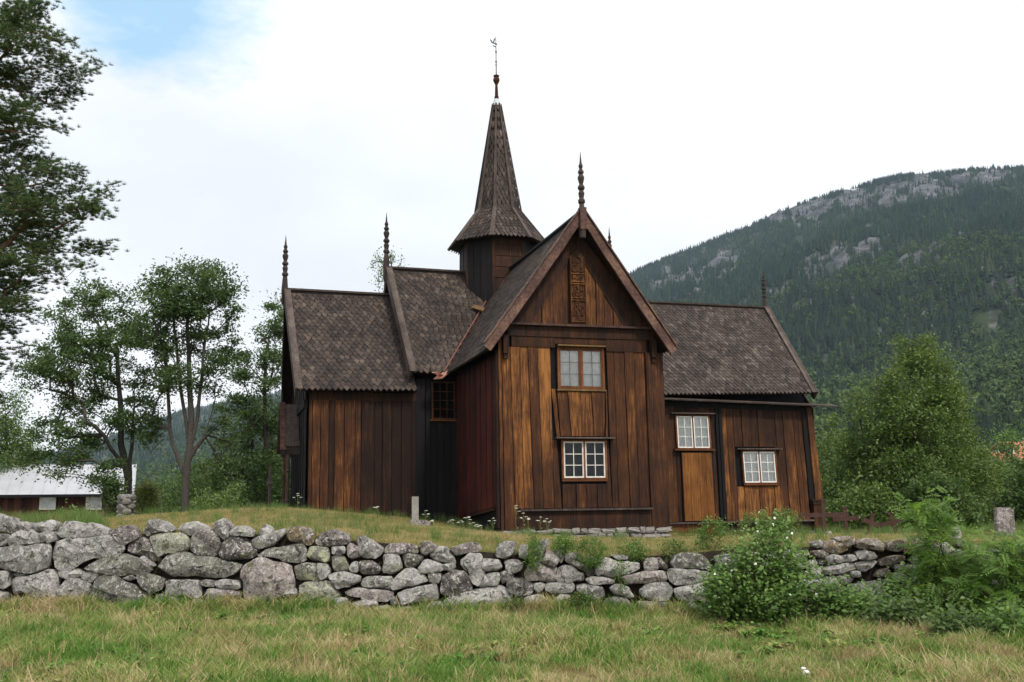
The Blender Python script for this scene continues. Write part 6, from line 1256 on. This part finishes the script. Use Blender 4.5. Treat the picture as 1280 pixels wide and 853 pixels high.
# ------------------------------------------------------------------ grass
def grass_mat(name, a, b_, c_, d_, f0=.38, f1=.62):
    m, t, b = new_mat(name); geo = t.nodes.new("ShaderNodeNewGeometry"); P = geo.outputs["Position"]
    oi = t.nodes.new("ShaderNodeObjectInfo"); n_ = noise(t, P, .75, 5, .65, .3); n2_ = noise(t, P, 2.6, 3, .6)
    f = math_(t, 'ADD', math_(t, 'MULTIPLY', n_, .8), math_(t, 'MULTIPLY', n2_, .3)); f = math_(t, 'ADD', f, math_(t, 'MULTIPLY', math_(t, 'SUBTRACT', oi.outputs["Random"], .5), .14))
    f = math_(t, 'ADD', f, math_(t, 'MULTIPLY', math_(t, 'SUBTRACT', attr(t, "tint"), .5), .22))
    c = ramp(t, f, [(f0, a), ((f0 * 2 + f1) / 3, b_), ((f0 + 2 * f1) / 3, c_), (f1, d_)])
    rb = ramp(t, noise(t, P, 1.7, 4, .65, .4, (1, .6, 1)), [(.56, (0, 0, 0)), (.66, (1, 1, 1))]); c = mixc(t, math_(t, 'MULTIPLY', rb, .6), c, (0.32, 0.19, 0.10))
    t.links.new(c, b.inputs["Base Color"]); b.inputs["Roughness"].default_value = .6; b.inputs["Specular IOR Level"].default_value = .2
    tl = t.nodes.new("ShaderNodeBsdfTranslucent"); t.links.new(c, tl.inputs[0]); ms = t.nodes.new("ShaderNodeMixShader"); ms.inputs[0].default_value = .3
    t.links.new(b.outputs[0], ms.inputs[1]); t.links.new(tl.outputs[0], ms.inputs[2]); t.links.new(ms.outputs[0], t.nodes["Material Output"].inputs[0]); return m
G_FIELD = grass_mat("meadow_grass", (0.10, 0.22, 0.035), (0.20, 0.29, 0.060), (0.33, 0.34, 0.11), (0.52, 0.41, 0.23), .45, .665)
G_TERR = grass_mat("dry_terrace_grass", (0.15, 0.21, 0.05), (0.25, 0.255, 0.075), (0.34, 0.285, 0.11), (0.44, 0.35, 0.17), .38, .66)
G_TALL = grass_mat("tall_green_grass", (0.09, 0.17, 0.035), (0.13, 0.21, 0.05), (0.20, 0.26, 0.09), (0.30, 0.30, 0.15), .45, .85)
G_STRAW = grass_mat("straw_stalks", (0.30, 0.25, 0.11), (0.36, 0.29, 0.15), (0.42, 0.33, 0.19), (0.48, 0.38, 0.24))
def clump(name, mat, seed, n, rad, h0, h1, w_, bend):
    rr = random.Random(seed); vs = []; fs = []; tn = []
    for _ in range(n):
        a = rr.uniform(0, 6.283); r_ = rad * math.sqrt(rr.random()); x, y = r_ * math.cos(a), r_ * math.sin(a); h_ = rr.uniform(h0, h1); da = rr.uniform(0, 6.283); bd = rr.uniform(.2, 1) * bend * h_
        dx, dy = math.cos(da), math.sin(da); sa = rr.uniform(0, 6.283); sx_, sy_ = math.cos(sa) * w_ / 2, math.sin(sa) * w_ / 2; tv = rr.random(); b0 = len(vs)
        for f, ww_ in ((0, 1), (.5, .8)):
            px, py, pz = x + dx * bd * f * f, y + dy * bd * f * f, h_ * f * (1 - .15 * f * bend); vs += [(px - sx_ * ww_, py - sy_ * ww_, pz), (px + sx_ * ww_, py + sy_ * ww_, pz)]
        vs.append((x + dx * bd, y + dy * bd, h_ * (1 - .25 * bend))); tn += [tv] * 5
        fs += [(b0, b0 + 1, b0 + 3, b0 + 2), (b0 + 2, b0 + 3, b0 + 4)]
    return source_obj(name, mesh_np(name, np.array(vs), fs, (mat,), {"tint": tn}))
gf = [clump("meadow_tuft", G_FIELD, i, 34, .13, .05, .17, .008, .9) for i in range(4)] + [clump("meadow_tuft", G_FIELD, 9 + i, 40, .10, .10, .24, .009, .8) for i in range(2)] + [clump("meadow_tuft", G_FIELD, 13, 26, .12, .04, .10, .016, 1.1)]
gt = [clump("terrace_tuft", G_TERR, 20 + i, 30, .14, .04, .12, .008, .8) for i in range(4)]
gl = [clump("tall_tuft", G_TALL, 40 + i, 30, .16, .20, .55, .010, .5) for i in range(4)]
gs = [clump("straw_tuft", G_STRAW, 60 + i, 5, .09, .22, .42, .006, .9) for i in range(4)]
def pts_region(n, x0, x1, y0, y1, cond):
    x = nprng.uniform(x0, x1, n); y = nprng.uniform(y0, y1, n); k = cond(x, y); x, y = x[k], y[k]; z = ground_h(x, y); return np.stack([x, y, z - .01], 1)
CHX = lambda x, y: ((x + .42) * math.cos(PHI) + (y - 30) * math.sin(PHI), -(x + .42) * math.sin(PHI) + (y - 30) * math.cos(PHI))
def out_church(x, y):
    u, v = CHX(x, y); return ~(((u > -.05) & (u < 5.2) & (v > 0) & (v < 6)) | ((u > -5.1) & (u < 13.6) & (v > 5.0) & (v < 12.3)))
front = lambda x, y: (y < wall_y(x) + .12) & (np.abs(x) < y * .56 + 1.2)
pf = pts_region(15000, -11, 12, 7.5, 17.6, front)
hn = vnoise(pf[:, 0] * .9, pf[:, 1] * 1.3, 0 * pf[:, 0], 3)
scatter_object("meadow_grass", "mixed green and straw-coloured meadow grass before the wall", pf, np.clip(nprng.uniform(.6, 1.3, len(pf)) + .38 * hn, .4, 1.8), gf)
ps = pts_region(1500, -11, 12, 8, 17.3, lambda x, y: front(x, y) & (vnoise(x * .8, y, 0 * x, 2) > .1)); scatter_object("straw_grass", "pale dry straw stalks scattered in the meadow", ps, nprng.uniform(.6, 1.1, len(ps)), gs)
def rosette(seed, stalks):
    rr = random.Random(seed); vs = []; fs = []; tn = []
    for _ in range(9):
        a = rr.uniform(0, 6.283); L = rr.uniform(.06, .13); wd = L * .22; z1 = rr.uniform(.03, .09); dx, dy = math.cos(a), math.sin(a); b0 = len(vs); tv = rr.uniform(0, .4)
        vs += [(0, 0, .01), (dx * L * .5 - dy * wd, dy * L * .5 + dx * wd, z1), (dx * L, dy * L, z1 * .8), (dx * L * .5 + dy * wd, dy * L * .5 - dx * wd, z1)]; fs += [(b0, b0 + 1, b0 + 2, b0 + 3)]; tn += [tv] * 4
    for _ in range(stalks):
        a = rr.uniform(0, 6.283); h_ = rr.uniform(.22, .42); x, y = .12 * math.cos(a), .12 * math.sin(a); b0 = len(vs); vs += [(-.003, 0, 0), (.003, 0, 0), (x + .003, y, h_), (x - .003, y, h_)]; fs += [(b0, b0 + 1, b0 + 2, b0 + 3)]; tn += [.9] * 4
        for q in range(4): z = h_ - .07 + q * .022; b0 = len(vs); vs += [(x - .006, y, z), (x, y - .006, z), (x + .006, y, z), (x, y, z + .03)]; fs += [(b0, b0 + 1, b0 + 3), (b0 + 1, b0 + 2, b0 + 3), (b0, b0 + 2, b0 + 3)]; tn += [1] * 4
    return source_obj("meadow_weed", mesh_np("meadow_weed", np.array(vs), fs, (G_FIELD,), {"tint": tn}))
gw = [rosette(i, (0, 0, 0, 1, 0, 0)[i]) for i in range(6)]
pq = pts_region(3600, -11, 12, 8, 17.4, lambda x, y: front(x, y) & (vnoise(x * 1.1 + 3, y * .9, 0 * x, 3) > .15)); scatter_object("meadow_weeds", "broad-leaved weeds and brown seed heads in the meadow", pq, nprng.uniform(.7, 1.5, len(pq)), gw)
pw = pts_region(9000, -11, 12, 16.3, 17.5, lambda x, y: (y < wall_y(x) - .02) & (y > wall_y(x) - .45) & (nprng.random(len(x)) < .35 + .35 * (vnoise(x * 1.1, y, 0 * x, 3) > .1)))
scatter_object("wall_foot_grass", "taller grass tufts along the foot of the stone wall", pw, nprng.uniform(.7, 2.3, len(pw)), gf)
back = lambda x, y: (y > wall_y(x) + .24) & (np.abs(x) < y * .56 + 1.5) & out_church(x, y)
pt = pts_region(30000, -19, 19, 17.3, 36, back)
scatter_object("terrace_grass", "short sun-dried yellowish grass on the churchyard terrace", pt, nprng.uniform(.55, 1.25, len(pt)), gt)
pt = pts_region(3200, -16, 16, 17.6, 36, lambda x, y: back(x, y) & (vnoise(x * .7, y * .7, 0 * x, 3) > .5)); scatter_object("terrace_tufts", "greener longer tufts on the churchyard terrace", pt, nprng.uniform(.35, .7, len(pt)), gl)
pa = pts_region(3000, -22, -6.6, 18.0, 30, lambda x, y: (y > wall_y(x) + .5) & (x < -.415 * y + .2 + .35 * np.sin(y)) & (np.abs(x) < y * .6 + 2))
scatter_object("tall_grass", "tall fresh green grass behind the wall's left end", pa, nprng.uniform(.7, 1.15, len(pa)), gl)
pa = pts_region(5000, -40, 40, 34, 70, lambda x, y: (np.abs(x) < y * .56 + 2) & out_church(x, y)); scatter_object("rough_grass", "rough green grass around the trees behind the church", pa, nprng.uniform(.45, .95, len(pa)), gl)
pc = np.concatenate([pts_region(1600, -6, 1, 28, 36, lambda x, y: (lambda u, v: ((v < 5.0) & (v > 4.5) & (u > -5.2) & (u < -.1)) | ((u < -.1) & (u > -.5) & (v > 0) & (v < 5)))(*CHX(x, y))), pts_region(2500, 4, 16, 28, 40, lambda x, y: (lambda u, v: (v < 4.8) & (v > 4.3) & (u > 5.3) & (u < 14))(*CHX(x, y)))])
scatter_object("wall_base_grass", "thin longer grass along the foot of the church walls", pc, nprng.uniform(.4, .8, len(pc)), gl)
# ------------------------------------------------------------------ thin summer haze
mb = MB(); mb.box(-4200, 4200, -400, 4300, -12, 1400)
hm = bpy.data.materials.new("haze"); hm.use_nodes = True; t = hm.node_tree; t.nodes.clear()
ho = t.nodes.new("ShaderNodeOutputMaterial"); hv = t.nodes.new("ShaderNodeVolumePrincipled"); hv.inputs["Color"].default_value = (0.58, 0.76, 1.0, 1); hv.inputs["Density"].default_value = 0.00008; hv.inputs["Anisotropy"].default_value = 0.0
t.links.new(hv.outputs[0], ho.inputs["Volume"])
mb.build("haze", hm, None, kind="stuff", label="thin bluish summer haze")
